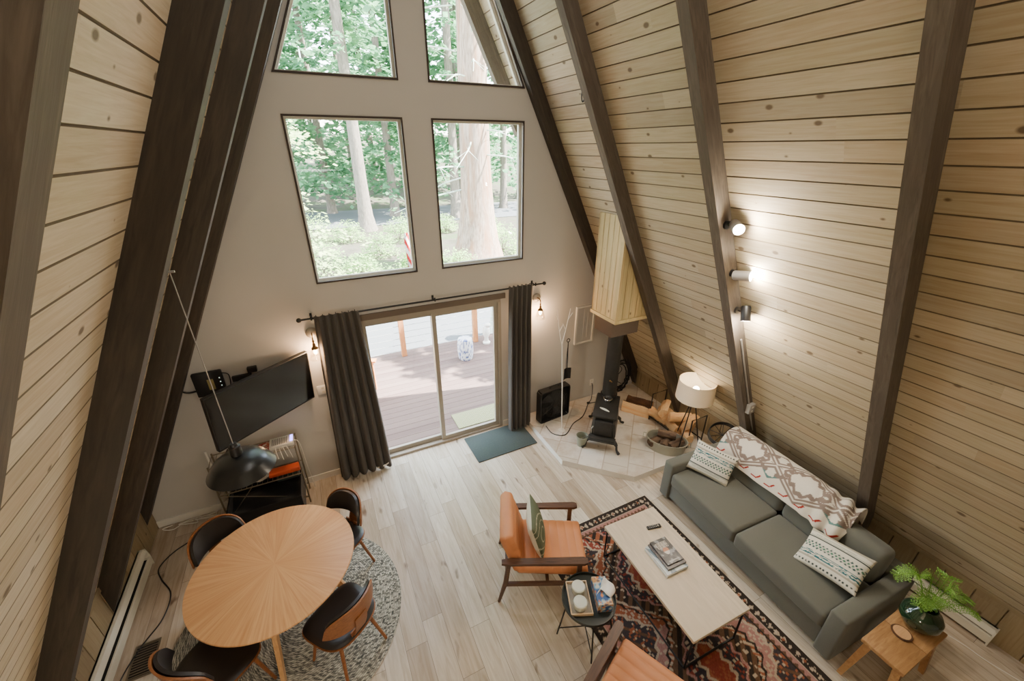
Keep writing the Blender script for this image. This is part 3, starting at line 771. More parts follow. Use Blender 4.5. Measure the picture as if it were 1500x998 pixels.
bm = new(); box(bm, -.145, .145, -.012, -.004, -.285, .285); box(bm, -.02, -.012, -.016, -.012, -.25, .25); box(bm, .05, .057, -.016, -.012, -.22, .2); obj('panel', bm, M['wall'], pf, smooth=False)
def outlet(x, y, z, label, w=.075, cat='outlet', rzz=0):
    t = thing('wall_outlet', label, cat, (x, y, z), rzz)
    bm = new(); rbox(bm, -w/2, w/2, -.008, 0, -.06, .06, .004, 2); obj('cover_plate', bm, M['white'], t)
    for zz in (-.025, .025):
        bm = new(); rbox(bm, -.014, .014, -.0095, -.0075, zz-.013, zz+.013, .001, 1); obj('socket', bm, M['heater'], t)
    return t
outlet(2.56, -.001, .34, 'white wall outlet with a black plug, low on the wall left of the stove')
bm = new(); tube(bm, spline([(2.56, -.02, .33), (2.55, -.06, .25), (2.48, -.14, .11), (2.38, -.2, hz+.008), (2.1, -.45, hz+.008), (1.85, -.55, hz+.008), (1.6, -.72, hz+.008), (1.45, -.62, hz+.008), (1.45, -.42, hz+.008)], 8), .006, 6)
sphere(bm, (2.38, -.2, hz+.018), .022, 10, (1.4, 1, .7)); tag(obj('fan_cord', bm, M['black_plastic']), 'black power cord looping across the hearth from the outlet to the fan', 'cord')
bm = new(); tube(bm, spline([(2.40, -.21, hz+.012), (2.5, -.3, hz+.06), (2.30, -.55, hz+.25)], 8), .006, 6); tag(obj('stove_cord', bm, M['black_plastic']), 'short black cord running from the plug block to the back of the stove', 'cord')

# ------------------------------------------------------------------ curtains, rod, sconces
rod = thing('curtain_rod', 'black curtain rod with ball finials above the glass door', 'curtain rod', (0, -.10, 2.225))
bm = new(); tube(bm, [(-1.47, 0, 0), (1.51, 0, 0)], .011, 10); obj('rod', bm, M['black'], rod)
for x in (-1.48, 1.52):
    bm = new(); sphere(bm, (x, 0, 0), .026, 14); obj('finial', bm, M['black'], rod)
for x in (-1.36, 0, 1.38):
    bm = new(); tube(bm, [(x, 0, 0), (x, .095, 0)], .007, 8); box(bm, x-.012, x+.012, .09, .0995, -.03, .03); tube(bm, [(x, -.012, -.015), (x, -.012, .03)], .009, 8); obj('bracket', bm, M['black'], rod)
def curtain(x0t, x1t, x0b, x1b, ph, label, yb, nf=6):
    t = thing('curtain', label, 'curtain', ((x0t+x1t)/2, -.10, 2.25)); cx = (x0t+x1t)/2
    def fn(u, v):
        a = x0t+(x1t-x0t)*u; b = x0b+(x1b-x0b)*u
        k = v**.8; amp = .016+.026*min(1, v*2.5)
        s = sin(u*nf*2*pi+ph+.6*sin(v*2+u*3))
        return (a+(b-a)*k-cx+.012*cos(u*nf*2*pi+ph)*v, -.018+yb*v+amp*s-.012*(1-v), -2.23*v)
    bm = new(); slab(bm, fn, 96, 24, .003); obj('drape', bm, M['curtain'], t, sharp=80)
    for k in range(nf+1):
        x = x0t+(x1t-x0t)*(k+.3)/(nf+.8)-cx; bm = new(); tube(bm, [(x, .027*cos(q), -.025+.027*sin(q)) for q in [i*2*pi/16 for i in range(16)]], .005, 6, True)
        obj('rod_loop', bm, M['curtain'], t)
    return t
cl_ = curtain(-1.33, -.88, -1.43, -.80, 0.4, 'long charcoal curtain gathered on the left side of the glass door', -.03)
bm = new(); grid(bm, lambda u, v: (.12+.155*u, -.06-.03*u, -2.215+.05*u*u+.02*v), 10, 2); obj('hem_lining', bm, M['lining'], cl_, label='cream lining turned up at the curtain hem')
curtain(.985, 1.335, .955, 1.30, 1.4, 'long charcoal curtain gathered on the right side of the glass door', -.06, 5)
def sconce(x, z, label):
    s = thing('wall_sconce', label, 'sconce', (x, 0, z))
    bm = new(); lathe(bm, [(0, 0), (.062, 0), (.062, .012), (.05, .022), (0, .024)], 28, mat=Matrix.Rotation(pi/2, 4, 'X')); obj('back_plate', bm, flat('pewter_plate', (150, 142, 130), .4, .5), s)
    bm = new(); tube(bm, spline([(0, -.02, 0), (0, -.08, .01), (0, -.12, -.02), (0, -.12, -.10)], 6), .007, 8); sphere(bm, (0, -.12, -.06), .014, 10); obj('arm', bm, M['brass'], s)
    bm = new(); lathe(bm, [(0, -.085), (.014, -.085), (.016, -.12), (.034, -.135), (.036, -.15), (0, -.15)], 20, (0, -.12, 0)); obj('socket', bm, M['brass'], s)
    bm = new(); lathe(bm, [(.032, -.15), (.05, -.17), (.07, -.26), (.073, -.27), (.070, -.27), (.047, -.172)], 28, (0, -.12, 0)); obj('glass_shade', bm, M['bulbglass'], s)
    bm = new(); sphere(bm, (0, -.12, -.185), .02, 12, (1, 1, 1.6)); obj('light_bulb', bm, M['bulb'], s)
    return (x, -.12, z-.19)
S1 = sconce(-1.39, 2.03, 'small brass wall sconce glowing left of the left curtain, above the television')
S2 = sconce(1.46, 2.0, 'small brass wall sconce glowing right of the right curtain')
o = outlet(-1.41, -.001, 1.29, 'wide cream switch plate on the wall between television and left curtain', .12, 'switch')

# ------------------------------------------------------------------ tv corner
yaw = .645; tl_ = rad(6)
tv = thing('television', 'black flat television swung out from the wall on an arm', 'television', (-1.92, -.395, 1.545), yaw)
Rt = Matrix.Rotation(tl_, 4, 'X')
w, h = 1.081, .622
bm = new(); rbox(bm, -w/2, w/2, 0, .05, -h/2, h/2, .006, 2, mat=Rt); obj('casing', bm, M['black_plastic'], tv)
bm = new(); box(bm, -w/2+.012, w/2-.012, -.0015, .002, -h/2+.022, h/2-.012, Rt); obj('screen', bm, M['screen'], tv, smooth=False)
bm = new(); box(bm, -.1, .1, .05, .07, -.1, .1); Ri = Matrix.Rotation(-yaw, 4, 'Z')
wp = Ri @ Vector((.05, .36, 0)); tube(bm, [(0, .065, 0), tuple(Ri @ Vector((.16, .22, 0))), tuple(wp)], .022, 8); obj('wall_arm', bm, M['black'], tv)
rt = thing('router', 'black router box with cables on the wall above the television', 'router', (-2.42, -.004, 1.66))
bm = new(); rbox(bm, -.14, .12, -.05, 0, -.13, .14, .012, 2); obj('router_case', bm, M['black_plastic'], rt)
bm = new(); box(bm, -.02, .035, -.0515, -.0495, -.06, .06); obj('sticker', bm, flat('yellowed_label', (150, 136, 84), .6), rt, smooth=False, label='faded yellow sticker')
for k in range(4):
    bm = new(); box(bm, .088, .097, -.0515, -.0495, -.08+k*.045, -.070+k*.045); obj('indicator_light', bm, M['led_white'], rt, smooth=False)
bm = new(); tube(bm, spline([(-2.56, -.025, 1.60), (-2.64, -.02, 1.60), (-2.72, -.03, 1.66)], 6), .009, 6); tube(bm, spline([(-2.52, -.03, 1.53), (-2.5, -.03, 1.4), (-2.42, -.05, 1.3)], 6), .005, 6)
tube(bm, spline([(-2.30, -.03, 1.76), (-2.25, -.02, 1.72), (-2.26, -.02, 1.6), (-2.30, -.04, 1.5)], 6), .005, 6); tag(obj('router_cable', bm, M['black_plastic']), 'thin black cables trailing from the router on the wall', 'cable')
bm = new(); rbox(bm, -.10, .08, -.04, 0, -.03, .03, .006, 2); tag(obj('media_box', bm, M['black_plastic'], loc=(-2.13, -.003, 1.66)), 'flat black media box on the wall just above the television edge', 'box')
bm = new(); rbox(bm, -.045, .045, -.05, 0, -.03, .03, .006, 2); tag(obj('plug_adapter', bm, M['black_plastic'], loc=(-2.03, -.003, 1.735)), 'small black power adapter plugged high on the wall behind the television', 'adapter')

ct = thing('wire_cart', 'narrow nickel wire console shelf under the television', 'shelf unit', (-2.21, -.23, 0))
X0, X1, Y0, Y1 = -.41, .41, -.12, .12
for x in (X0, X1):
    for y in (Y0, Y1):
        bm = new(); tube(bm, [(x, y, 0), (x, y, .86)], .009, 8); obj('leg', bm, M['greywire'], ct)
for z in (.09, .46, .84):
    bm = new(); tube(bm, [(X0, Y0, z), (X1, Y0, z), (X1, Y1, z), (X0, Y1, z)], .007, 6, True)
    for k in range(1, 16): tube(bm, [(X0+k*(X1-X0)/16, Y0, z), (X0+k*(X1-X0)/16, Y1, z)], .003, 5)
    obj('wire_shelf', bm, M['greywire'], ct)
bm = new(); tube(bm, [(X0, Y0, .46), (X1, Y0, .09)], .005, 6); tube(bm, [(X0, Y0, .09), (-.1, Y0, .46)], .005, 6); obj('brace', bm, M['greywire'], ct)
w_ = thing('white_hub', 'white slatted network box with violet light on the wire shelf top', 'network box', (-1.93, -.24, .852))
bm = new(); rbox(bm, -.12, .12, -.085, .085, 0, .04, .006, 2); obj('hub_case', bm, M['white'], w_)
bm = new()
for k in range(9): box(bm, -.095+k*.018, -.085+k*.018, -.06, .06, .0395, .0415)
obj('vents', bm, flat('grey_vent', (130, 128, 122), .6), w_, smooth=False)
bm = new(); box(bm, .085, .115, -.05, .07, .0395, .042); obj('status_light', bm, M['led'], w_, smooth=False, label='violet status light strip')
bm = new()
for k in range(4): tube(bm, spline([(-1.99+k*.035, -.325, .868), (-1.985+k*.04, -.375, .85), (-1.98+k*.045, -.38, .76-.03*(k % 2))], 5), .004, 5)
tube(bm, spline([(-2.04, -.325, .87), (-2.1, -.38, .82), (-2.22, -.36, .852)], 6), .004, 5)
tube(bm, spline([(-1.81, -.25, .87), (-1.76, -.25, .8), (-1.75, -.2, .4), (-1.74, -.12, .012)], 8), .004, 5)
tag(obj('network_cable', bm, M['white']), 'white cables hanging from the white network box', 'cable')
def dvd(x, y, z, yawd, w, d, h, name, cols, label, cat):
    bm = new(); nu = 18
    rbox(bm, -w/2, w/2, -d/2, d/2, 0, h, .003, 1)
    bmesh.ops.subdivide_edges(bm, edges=[e for e in bm.edges if e.calc_length() > .05], cuts=10, use_grid_fill=True)
    def c(co):
        v = mnoise.noise(Vector((co.x*28+x*9, co.y*28, co.z*6)))
        i = min(len(cols)-1, max(0, int((v+.6)/1.2*len(cols)))); return lin(cols[i])
    return tag(obj(name, bm, M['vcol_print'], loc=(x, y, z), rz=rad(yawd), smooth=False, col=c), label, cat)
dvd(-2.14, -.25, .852, 12, .19, .14, .025, 'game_case', [(190, 176, 150), (150, 46, 30), (196, 92, 60), (214, 206, 190)], 'red and white printed case on the wire shelf beside the white box', 'case')
dvd(-2.36, -.24, .852, -6, .22, .16, .05, 'game_case', [(60, 54, 48), (90, 80, 70), (40, 38, 36)], 'dark box on the wire shelf top, partly behind the pendant', 'box')
bm = new(); rbox(bm, -.16, .16, -.05, .05, 0, .06, .01, 2); tag(obj('orange_case', bm, M['orange_plastic'], loc=(-1.98, -.26, .47)), 'bright orange plastic case on the middle wire shelf', 'case')
bm = new(); slab(bm, lambda u, v: ((u-.5)*.3, (v-.5)*.2, .05+.03*sin(u*7)*sin(v*5+1)), 16, 12, .03); tag(obj('folded_cloth', bm, M['grey_cloth'], loc=(-2.28, -.23, .46)), 'crumpled pale grey cloth on the middle wire shelf', 'cloth')
bm = new(); rbox(bm, -.12, .12, -.08, .08, 0, .11, .02, 2); tag(obj('teal_pouch', bm, M['teal_cloth'], loc=(-1.97, -.17, .10+.235)), 'dark teal pouch below the orange case on the wire shelf', 'pouch')
bn = thing('storage_bin', 'large black fabric storage bin standing under the wire shelf', 'bin', (-2.22, -.36, 0), 0)
bm = new(); rs = [(-.37, .37, -.13, .30)]
box(bm, -.37, .37, -.17, -.155, 0, .29); box(bm, -.37, .37, .285, .30, 0, .29); box(bm, -.37, -.355, -.155, .285, 0, .29); box(bm, .355, .37, -.155, .285, 0, .29); box(bm, -.355, .355, -.155, .285, 0, .01)
BLK = fabric('black_bin_fabric', (26, 25, 25), 200)
obj('bin_body', bm, BLK, bn, smooth=False)
bm = new(); slab(bm, lambda u, v: (-.35+.7*u, -.15+.43*v, .2+.035*sin(u*9+v*3)*cos(v*6)), 20, 12, .01); obj('bin_contents', bm, BLK, bn)
bm = new(); tube(bm, [(-2.60, -.03, .02), (-2.68, -.035, .5), (-2.69, -.03, .86)], .013, 8); tag(obj('white_pole', bm, M['white']), 'slim white pole leaning on the wall left of the wire shelf', 'pole')
bm = new()
for k in range(3): tube(bm, spline([(-3.22+.2*k, -.05-.02*k, .012), (-3.3+.15*k, -.09, .03), (-3.2+.22*k, -.12, .01), (-3.1+.1*k, -.05, .01), (-2.95, -.04-.01*k, .012)], 8), .005, 5)
tube(bm, spline([(-2.95, -.05, .012), (-2.8, -.05, .02), (-2.72, -.06, .1), (-2.6, -.08, .2)], 8), .005, 5)
tag(obj('cable_tangle', bm, M['white']), 'tangle of pale cables along the baseboard in the left corner', 'cable')

# ------------------------------------------------------------------ pendant
pd = thing('pendant_lamp', 'black metal dome pendant hanging on a thin cord above the corner', 'pendant lamp', (-1.823, -2.291, 2.2))
bm = new(); tube(bm, [(0, 0, .13), (0, 0, 1.153)], .0026, 6); tube(bm, [(-.03, 0, 1.153), (.02, 0, 1.153)], .006, 6); obj('cord', bm, M['grey_metal'], pd)
bm = new(); lathe(bm, [(0, .14), (.018, .14), (.022, .125), (.03, .12), (.032, .065), (.022, .055), (0, .055)], 24); obj('socket', bm, M['black'], pd)
PB = flat('black_enamel', (26, 27, 28), .3, 0, .08)
bm = new(); lathe(bm, [(.028, .06), (.09, .048), (.135, .018), (.145, .006), (.176, -.042), (.180, -.048), (.173, -.044), (.140, .003), (.130, .012), (.09, .041), (.028, .054)], 56); obj('lamp_shade', bm, PB, pd, sharp=35)
bm = new(); sphere(bm, (0, 0, .015), .03, 12); obj('light_bulb', bm, M['white'], pd)

# ------------------------------------------------------------------ dining set
TC = (-1.98, -1.77)
bm = new(); lathe(bm, [(0, .004), (.93, .004), (.945, .010), (.93, .016), (0, .016)], 96)
tag(obj('round_rug', bm, M['braid'], loc=(-1.99, -1.80, 0)), 'round braided grey rug under the dining table', 'rug')
dt = thing('dining_table', 'round dining table with sunburst oak top and splayed legs', 'table', (TC[0], TC[1], .016), rad(15))
bm = new(); lathe(bm, [(0, .695), (.58, .695), (.60, .705), (.622, .722), (.62, .732), (.61, .735), (0, .735)], 96); obj('tabletop', bm, M['sunburst'], dt, sharp=50)
for k in range(4):
    a = rad(82-15+90*k); bm = new(); u_, v_ = Vector((cos(a), sin(a), 0)), Vector((-sin(a), cos(a), 0))
    R_ = []
    for r, z, s, t_ in ((.30, .695, .035, .02), (.53, 0, .022, .015)):
        c = u_*r+Vector((0, 0, z)); R_.append([bm.verts.new(c+u_*s*i+v_*t_*j) for i, j in ((-1, -1), (1, -1), (1, 1), (-1, 1))])
    for i in range(4): bm.faces.new((R_[0][i], R_[0][(i+1) % 4], R_[1][(i+1) % 4], R_[1][i]))
    bm.faces.new(R_[0][::-1]); bm.faces.new(R_[1]); obj('leg', bm, M['oak_leg'], dt, smooth=False, bevel=.003)
bm = new(); tube(bm, [(-.30, 0, .68), (.30, 0, .68)], .018, 8); tube(bm, [(0, -.3, .68), (0, .3, .68)], .018, 8); obj('apron_cross', bm, M['oak_leg'], dt)

def sup(t, n=3.2):
    c, s = cos(t), sin(t); return (abs(c)**(2/n)*(1 if c >= 0 else -1), abs(s)**(2/n)*(1 if s >= 0 else -1))
def seatfn(scale, dz):
    def fn(u, v):
        x, y = sup(2*pi*v); r = u*scale
        X = x*r*.245; Y = y*r*.225
        X *= 1-.10*(Y/.225+.0)*.6
        z = .435+dz+.42*X*X*1.3+.10*max(0, Y)**1.5-.25*max(0, -Y-.12)**1.6
        return (X, Y, z)
    return fn
def disc(bm, fn, nu, nv, th):
    e = 1e-3; T_, B_2 = [], []
    for i in range(nu+1):
        T_.append([bm.verts.new(Vector(fn(max(i/nu, 1e-4), j/nv))+Vector((0, 0, th*(1-(i/nu)**10)))) for j in range(nv)]); B_2.append([bm.verts.new(Vector(fn(max(i/nu, 1e-4), j/nv))) for j in range(nv)])
    for i in range(nu):
        for j in range(nv):
            k = (j+1) % nv
            bm.faces.new((T_[i][j], T_[i][k], T_[i+1][k], T_[i+1][j])); bm.faces.new((B_2[i][j], B_2[i+1][j], B_2[i+1][k], B_2[i][k]))
    for j in range(nv):
        k = (j+1) % nv; bm.faces.new((T_[nu][j], T_[nu][k], B_2[nu][k], B_2[nu][j]))
    bmesh.ops.remove_doubles(bm, verts=bm.verts[:], dist=.0003)
def backfn(sc, off):
    def fn(u, v):
        s = (2*u-1); a = s*1.0*sc
        h = (.215*(max(0, 1-abs(s)**2.6))**.5+.012)
        zb = .60+.02*abs(s)**2
        z = zb+(h*v-.0)*sc+(1-sc)*.10
        R_ = .27
        return (R_*sin(a)*1.0, .235-R_*(1-cos(a))*.95+.12*(z-.6)+off, z)
    return fn
def dining_chair(label):
    c = thing('dining_chair', label, 'chair', (0, 0, 0), 0, 'dining chairs around the round table')
    bm = new(); disc(bm, seatfn(1.03, -.016), 10, 40, .014); obj('seat_shell', bm, M['walnut_ply'], c)
    bm = new(); disc(bm, seatfn(1.0, 0), 10, 40, .028); obj('seat_pad', bm, M['leather_black'], c)
    bm = new(); slab(bm, backfn(1.03, .012), 28, 8, -.014); obj('back_shell', bm, M['walnut_ply'], c, sharp=60)
    bm = new(); slab(bm, backfn(.98, -.004), 28, 8, .026 if False else -.0), None
    bm.free(); bm = new()
    f0 = backfn(.985, .0)
    def fpad(u, v):
        p = Vector(f0(u, v)); e = min(u, 1-u)*2; q = min(v, 1-v)*2
        return p
    slab(bm, fpad, 28, 8, .022); obj('back_pad', bm, M['leather_black'], c, sharp=60)
    bm = new()
    for x in (-.05, .05): box(bm, x-.022, x+.022, .20, .212, .43, .50, Matrix.Identity(4))
    slab(bm, lambda u, v: (-.055+.11*u, .205+.075*sin(v*1.5), .425+.26*v), 4, 8, .008); obj('back_bracket', bm, M['walnut_ply'], c)
    for sx in (-1, 1):
        for sy in (-1, 1):
            bm = new(); tube(bm, [(sx*.13, sy*.13, .425), (sx*.205, sy*.205+.01, 0)], [.017, .0115], 10); obj('leg', bm, M['walnut_ply'], c)
    bm = new(); box(bm, -.15, .15, -.15, -.11, .405, .425); box(bm, -.15, .15, .11, .15, .405, .425); box(bm, -.02, .02, -.11, .11, .405, .425); obj('under_frame', bm, M['walnut_ply'], c, smooth=False, bevel=.004)
    return c
zc = .016
c0 = dining_chair('dark leather dining chair with walnut back tucked in on the side nearest the glass door')
c0.location = (-1.53, -1.47, zc); c0.rotation_euler.z = face(216)
dup(c0, (-2.36, -1.36, zc), face(-50), 'dark leather dining chair tucked in on the side facing the white wall')
dup(c0, (-1.555, -2.255, zc), face(126), 'dark leather dining chair pulled out to face the window wall, walnut back towards the armchairs')
dup(c0, (-2.40, -2.20, zc), face(42), 'dark leather dining chair nearest the cream wall heater at the frame bottom')

# ------------------------------------------------------------------ left wall heater, vent, cord
def heater(name, x0, x1, y0, y1, zt, label, side):
    h_ = thing(name, label, 'heater', ((x0+x1)/2, (y0+y1)/2, 0))
    w = (x1-x0)/2; L = (y1-y0)/2; s = side
    bm = new(); prism(bm, [(-s*w, .03), (s*w, .03), (s*w, .11), (s*w*.9, .115), (s*w*.55, .115), (s*w*.5, .10), (-s*w*.6, .10), (-s*w*.6, zt), (-s*w, zt)], -L, L, 'y')
    obj('heater_body', bm, M['heater'], h_, smooth=False)
    bm = new(); prism(bm, [(-s*w, zt), (s*w*.1, zt), (s*w*.85, zt-.035), (s*w*.8, zt-.042), (s*w*.05, zt-.008), (-s*w, zt-.008)], -L, L, 'y'); obj('top_louver', bm, M['heater'], h_, smooth=False)
    bm = new(); box(bm, -w*.55, w*.55, -L+.03, L-.03, .101, .105); obj('heating_slot', bm, M['slot'], h_, smooth=False)
    for e in (-1, 1):
        bm = new(); a, b = sorted((e*L, e*(L+.012))); prism(bm, [(-s*w, .0), (s*w, .0), (s*w, .13), (s*w*.6, zt), (-s*w, zt)], a, b, 'y'); obj('end_cap', bm, M['heater'], h_, smooth=False)
heater('baseboard_heater', -3.353, -3.283, -3.4, -.53, .215, 'long cream baseboard heater along the left knee wall', 1)
heater('baseboard_heater', 3.37, 3.458, -4.62, -3.0, .17, 'cream baseboard heater on the right behind the wooden side table', -1)
fv = thing('floor_vent', 'metal floor register set in the floor beside the left heater', 'vent', (-3.12, -1.58, 0))
bm = new(); ring(bm, [(-.09, -.15), (.09, -.15), (.09, .15), (-.09, .15)], .015, 0, .005)
for v in bm.verts: v.co = Vector((v.co.x, v.co.z, v.co.y))
obj('frame', bm, M['greywire'], fv, smooth=False)
bm = new(); box(bm, -.075, .075, -.135, .135, .0005, .0015)
obj('duct_opening', bm, M['slot'], fv, smooth=False)
bm = new()
for k in range(12): box(bm, -.075, .075, -.13+k*.023, -.12+k*.023, .0015, .004)
obj('slats', bm, M['greywire'], fv, smooth=False)
bm = new(); tube(bm, spline([(-2.95, -.36, .008), (-3.12, -.46, .008), (-3.22, -.62, .008), (-3.17, -.78, .008), (-3.05, -1.0, .008), (-3.06, -1.25, .008), (-3.16, -1.45, .01), (-3.24, -1.7, .012), (-3.25, -2.1, .008)], 8), .006, 6)
tag(obj('heater_cord', bm, M['black_plastic']), 'black cord snaking over the floor along the left heater', 'cord')

# ------------------------------------------------------------------ doormat, oriental rug
bm = new(); rbox(bm, -.46, .46, -.28, .28, .0, .014, .005, 2)
tag(obj('doormat', bm, M['doormat'], loc=(.735, -.335, .0), rz=rad(1)), 'teal grey doormat on the floor inside the glass door', 'doormat')
def hsh(a, b): 
    v = sin(a*127.1+b*311.7)*43758.5453; return v-math.floor(v)
RW, RL = 1.5, 2.75
def rugcol(co):
    x, y = co.x, co.y
    ex = RW/2-abs(x); ey = RL/2-abs(y); e = min(ex, ey)
    n1 = mnoise.noise(Vector((x*30, y*30, 0)))
    def C(c): 
        k = .85+.3*hsh(round(x*140), round(y*140)); L = lin(c); return (min(1, L[0]*k), min(1, L[1]*k), min(1, L[2]*k), 1)
    along = y if ex < ey else x
    dark, cream, rust, red, pink, brown, navy = (50, 42, 36), (182, 164, 142), (150, 88, 60), (140, 66, 52), (166, 122, 114), (100, 74, 54), (60, 54, 56)
    if e < .012: return C(dark)
    if e < .10:
        t = (along*1/.062) % 1; d = abs(t-.5)+abs((e-.056)/.062)*.9
        if d < .22: return C(rust if int(along/.062) % 3 == 0 else cream)
        if d < .48 and (hsh(round(along*70), round(e*70)) > .5): return C(cream)
        return C(dark)
    if e < .112: return C(cream)
    if e < .165:
        t = abs(((along/.05) % 1)-.5)
        return C(pink if (t*.07+.112) > e-.015 else brown)
    if e < .175: return C(dark)
    # field: chained hexagon medallions
    P = .86; yy = ((y+RL/2+.2) % P)-P/2; k = int((y+RL/2+.2)//P)
    zig = .018*(abs(((y*22) % 2)-1)-.5)*2
    d = abs(x)*1.0+max(0, abs(yy)-.10)*.95+zig
    cell = hsh(round(x*55), round(y*55))
    A = (red, pink, rust)[k % 3]
    if d > .56:
        if cell > .91: return C(cream)
        if cell > .78: return C(rust)
        if abs(((x+y)*14) % 2-1) < .25: return C(brown)
        return C(navy)
    if d > .53: return C(cream)
    if d > .43: return C(A if cell < .8 else cream)
    if d > .405: return C(dark)
    if d > .37: return C(cream if abs(((y*30+x*30) % 2)-1) < .6 else rust)
    if d > .25:
        if cell > .92: return C(cream)
        return C((rust, brown, brown)[k % 3] if abs(((x-y)*18) % 2-1) < .5 else dark)
    if d > .225: return C(pink)
    if d > .12: return C(navy if cell < .7 else (red if cell < .88 else cream))
    if d > .09: return C(cream)
    return C(red if cell < .7 else rust)
bm = new(); nu, nv = 200, 360
grid(bm, lambda u, v: ((u-.5)*RW, (v-.5)*RL, .010), nu, nv)
box(bm, -RW/2, RW/2, -RL/2, RL/2, .001, .0095)
tag(obj('oriental_rug', bm, M['vcol'], loc=(1.15, -2.055-RL/2, 0), rz=0, smooth=False, col=rugcol, fix=False), 'patterned dark red oriental rug under the coffee table', 'rug')

# ------------------------------------------------------------------ coffee table and things on it
zrug = .0105
cf = thing('coffee_table', 'rectangular coffee table with pale wood top on black metal frame', 'coffee table', (1.198, -3.07, zrug), rad(-2.0))
bm = new(); rbox(bm, -.31, .31, -.58, .58, .40, .43, .003, 1); obj('tabletop', bm, M['ctable'], cf)
for s in (-1, 1):
    bm = new(); y = s*.555
    tube(bm, [(-.285, y, .40), (-.285, y, .008), (.285, y, .008), (.285, y, .40)], .009, 8); obj('leg_frame', bm, M['black'], cf)
bm = new()
for x in (-.285, ): tube(bm, [(x, -.555, .008), (x, .555, .008)], .008, 8)
tube(bm, [(-.285, -.555, .39), (-.285, .555, .39)], .008, 8); tube(bm, [(.285, -.555, .39), (.285, .555, .39)], .008, 8); obj('stretcher', bm, M['black'], cf)
zt_ = zrug+.43
rm = thing('remote_control', 'black remote control on the pale coffee table', 'remote', (1.345, -2.705, zt_), rad(-12))
bm = new(); rbox(bm, -.075, .075, -.02, .02, 0, .018, .007, 3); obj('remote_body', bm, M['black_plastic'], rm)
bm = new()
for i in range(5):
    for j in range(2): sphere(bm, (-.05+i*.018, -.008+j*.016, .018), .004, 8, (1, 1, .4))
sphere(bm, (.045, 0, .018), .009, 10, (1, 1, .3)); obj('buttons', bm, M['grey_metal'], rm)
def cover(name, w, d, h, x, y, z, rz_, cf_, label, pages=True):
    t = thing(name, label, 'book', (x, y, z), rad(rz_))
    bm = new(); box(bm, -w/2+.004, w/2-.004, -d/2+.004, d/2-.004, .003, h-.003); obj('pages', bm, M['paper'], t, smooth=False)
    bm = new(); grid(bm, lambda u, v: ((u-.5)*w, (v-.5)*d, h), 56, 72); box(bm, -w/2, w/2, -d/2, d/2, 0, .003); box(bm, -w/2, w/2, -d/2, d/2, h-.004, h-.0005); box(bm, w/2-.004, w/2, -d/2, d/2, .003, h-.004)
    obj('cover', bm, M['vcol_print'], t, smooth=False, col=cf_, fix=False)
    return t
def cov1(co):
    return lin((196, 206, 206)) if mnoise.noise(Vector((co.x*14, co.y*9, 1))) > -.05 else lin((120, 140, 150))
def cov2(co):
    return lin((70, 66, 70)) if mnoise.noise(Vector((co.x*20, co.y*20, 5))) > 0 else lin((98, 88, 84))
def cov3(co):
    x, y = co.x/.09, co.y/.125
    n = mnoise.noise(Vector((co.x*30, co.y*22, 2)))
    r = hypot(x*.9, (y+.0)*1.0)
    # blocks of pale lettering across the upper third
    for y0, hgt in ((.62, .13), (.36, .13)):
        if abs(y-y0) < hgt and abs(x) < .66:
            k = int((x+.66)/.165); f = ((x+.66)/.165) % 1
            if f < .72 and not (.24 < f < .48 and abs(y-y0) < hgt*.55 and k % 2): return lin((196, 186, 170))
    if r < .30+.06*n: return lin((196, 130, 92)) if y > -.05 else lin((222, 212, 200))
    if abs(y+.8) < .05 and abs(x) < .6: return lin((190, 186, 178))
    return lin((56, 54, 56)) if n > .1 else lin((84, 82, 80)) if n > -.2 else lin((150, 150, 148))
cover('book', .235, .305, .034, 1.195, -3.015, zt_, -3, cov1, 'large pale hardback at the bottom of the coffee table pile')
cover('book', .205, .275, .016, 1.215, -3.00, zt_+.0345, -3, cov2, 'grey soft book in the middle of the coffee table pile')
cover('book', .18, .25, .012, 1.222, -2.985, zt_+.051, -4, cov3, 'dark magazine with white title and warm portrait on top of the pile')

# ------------------------------------------------------------------ sofa
sf = thing('sofa', 'grey green two-seat fabric sofa against the right wall', 'sofa', (2.515, -3.125, 0), rad(267))
SL2, D0, D1 = 1.01, -.47, .42
bm = new(); rbox(bm, -SL2+.13, SL2-.13, D0+.02, D1, .05, .27, .015, 2); obj('base', bm, M['sofa'], sf)
for s in (-1, 1):
    bm = new(); a, b = sorted((s*SL2, s*(SL2-.135))); rbox(bm, a, b, D0-.01, D1+.02, .03, .535, .022, 3); obj('arm', bm, M['sofa'], sf)
for s in (-1, 1):
    bm = new(); a, b = sorted((s*.004, s*(SL2-.137))); rbox(bm, a, b, D0-.015, .16, .265, .43, .035, 4, .02); obj('seat_cushion', bm, M['sofa'], sf)
Rb = Matrix.Translation((0, .15, .40)) @ Matrix.Rotation(rad(-14), 4, 'X')
for s in (-1, 1):
    bm = new(); a, b = sorted((s*.004, s*(SL2-.16))); rbox(bm, a, b, -.03, .19, .0, .38, .07, 5, mat=Rb); obj('back_cushion', bm, M['sofa'], sf)
bm = new(); rbox(bm, -SL2+.02, SL2-.02, .34, D1+.03, .04, .62, .04, 3); obj('back_frame', bm, M['sofa'], sf)
for sx in (-1, 1):
    for y in (D0+.06, D1-.06):
        bm = new(); tube(bm, [(sx*(SL2-.07), y, .04), (sx*(SL2-.07), y, 0)], .02, 10); obj('foot', bm, M['black'], sf)

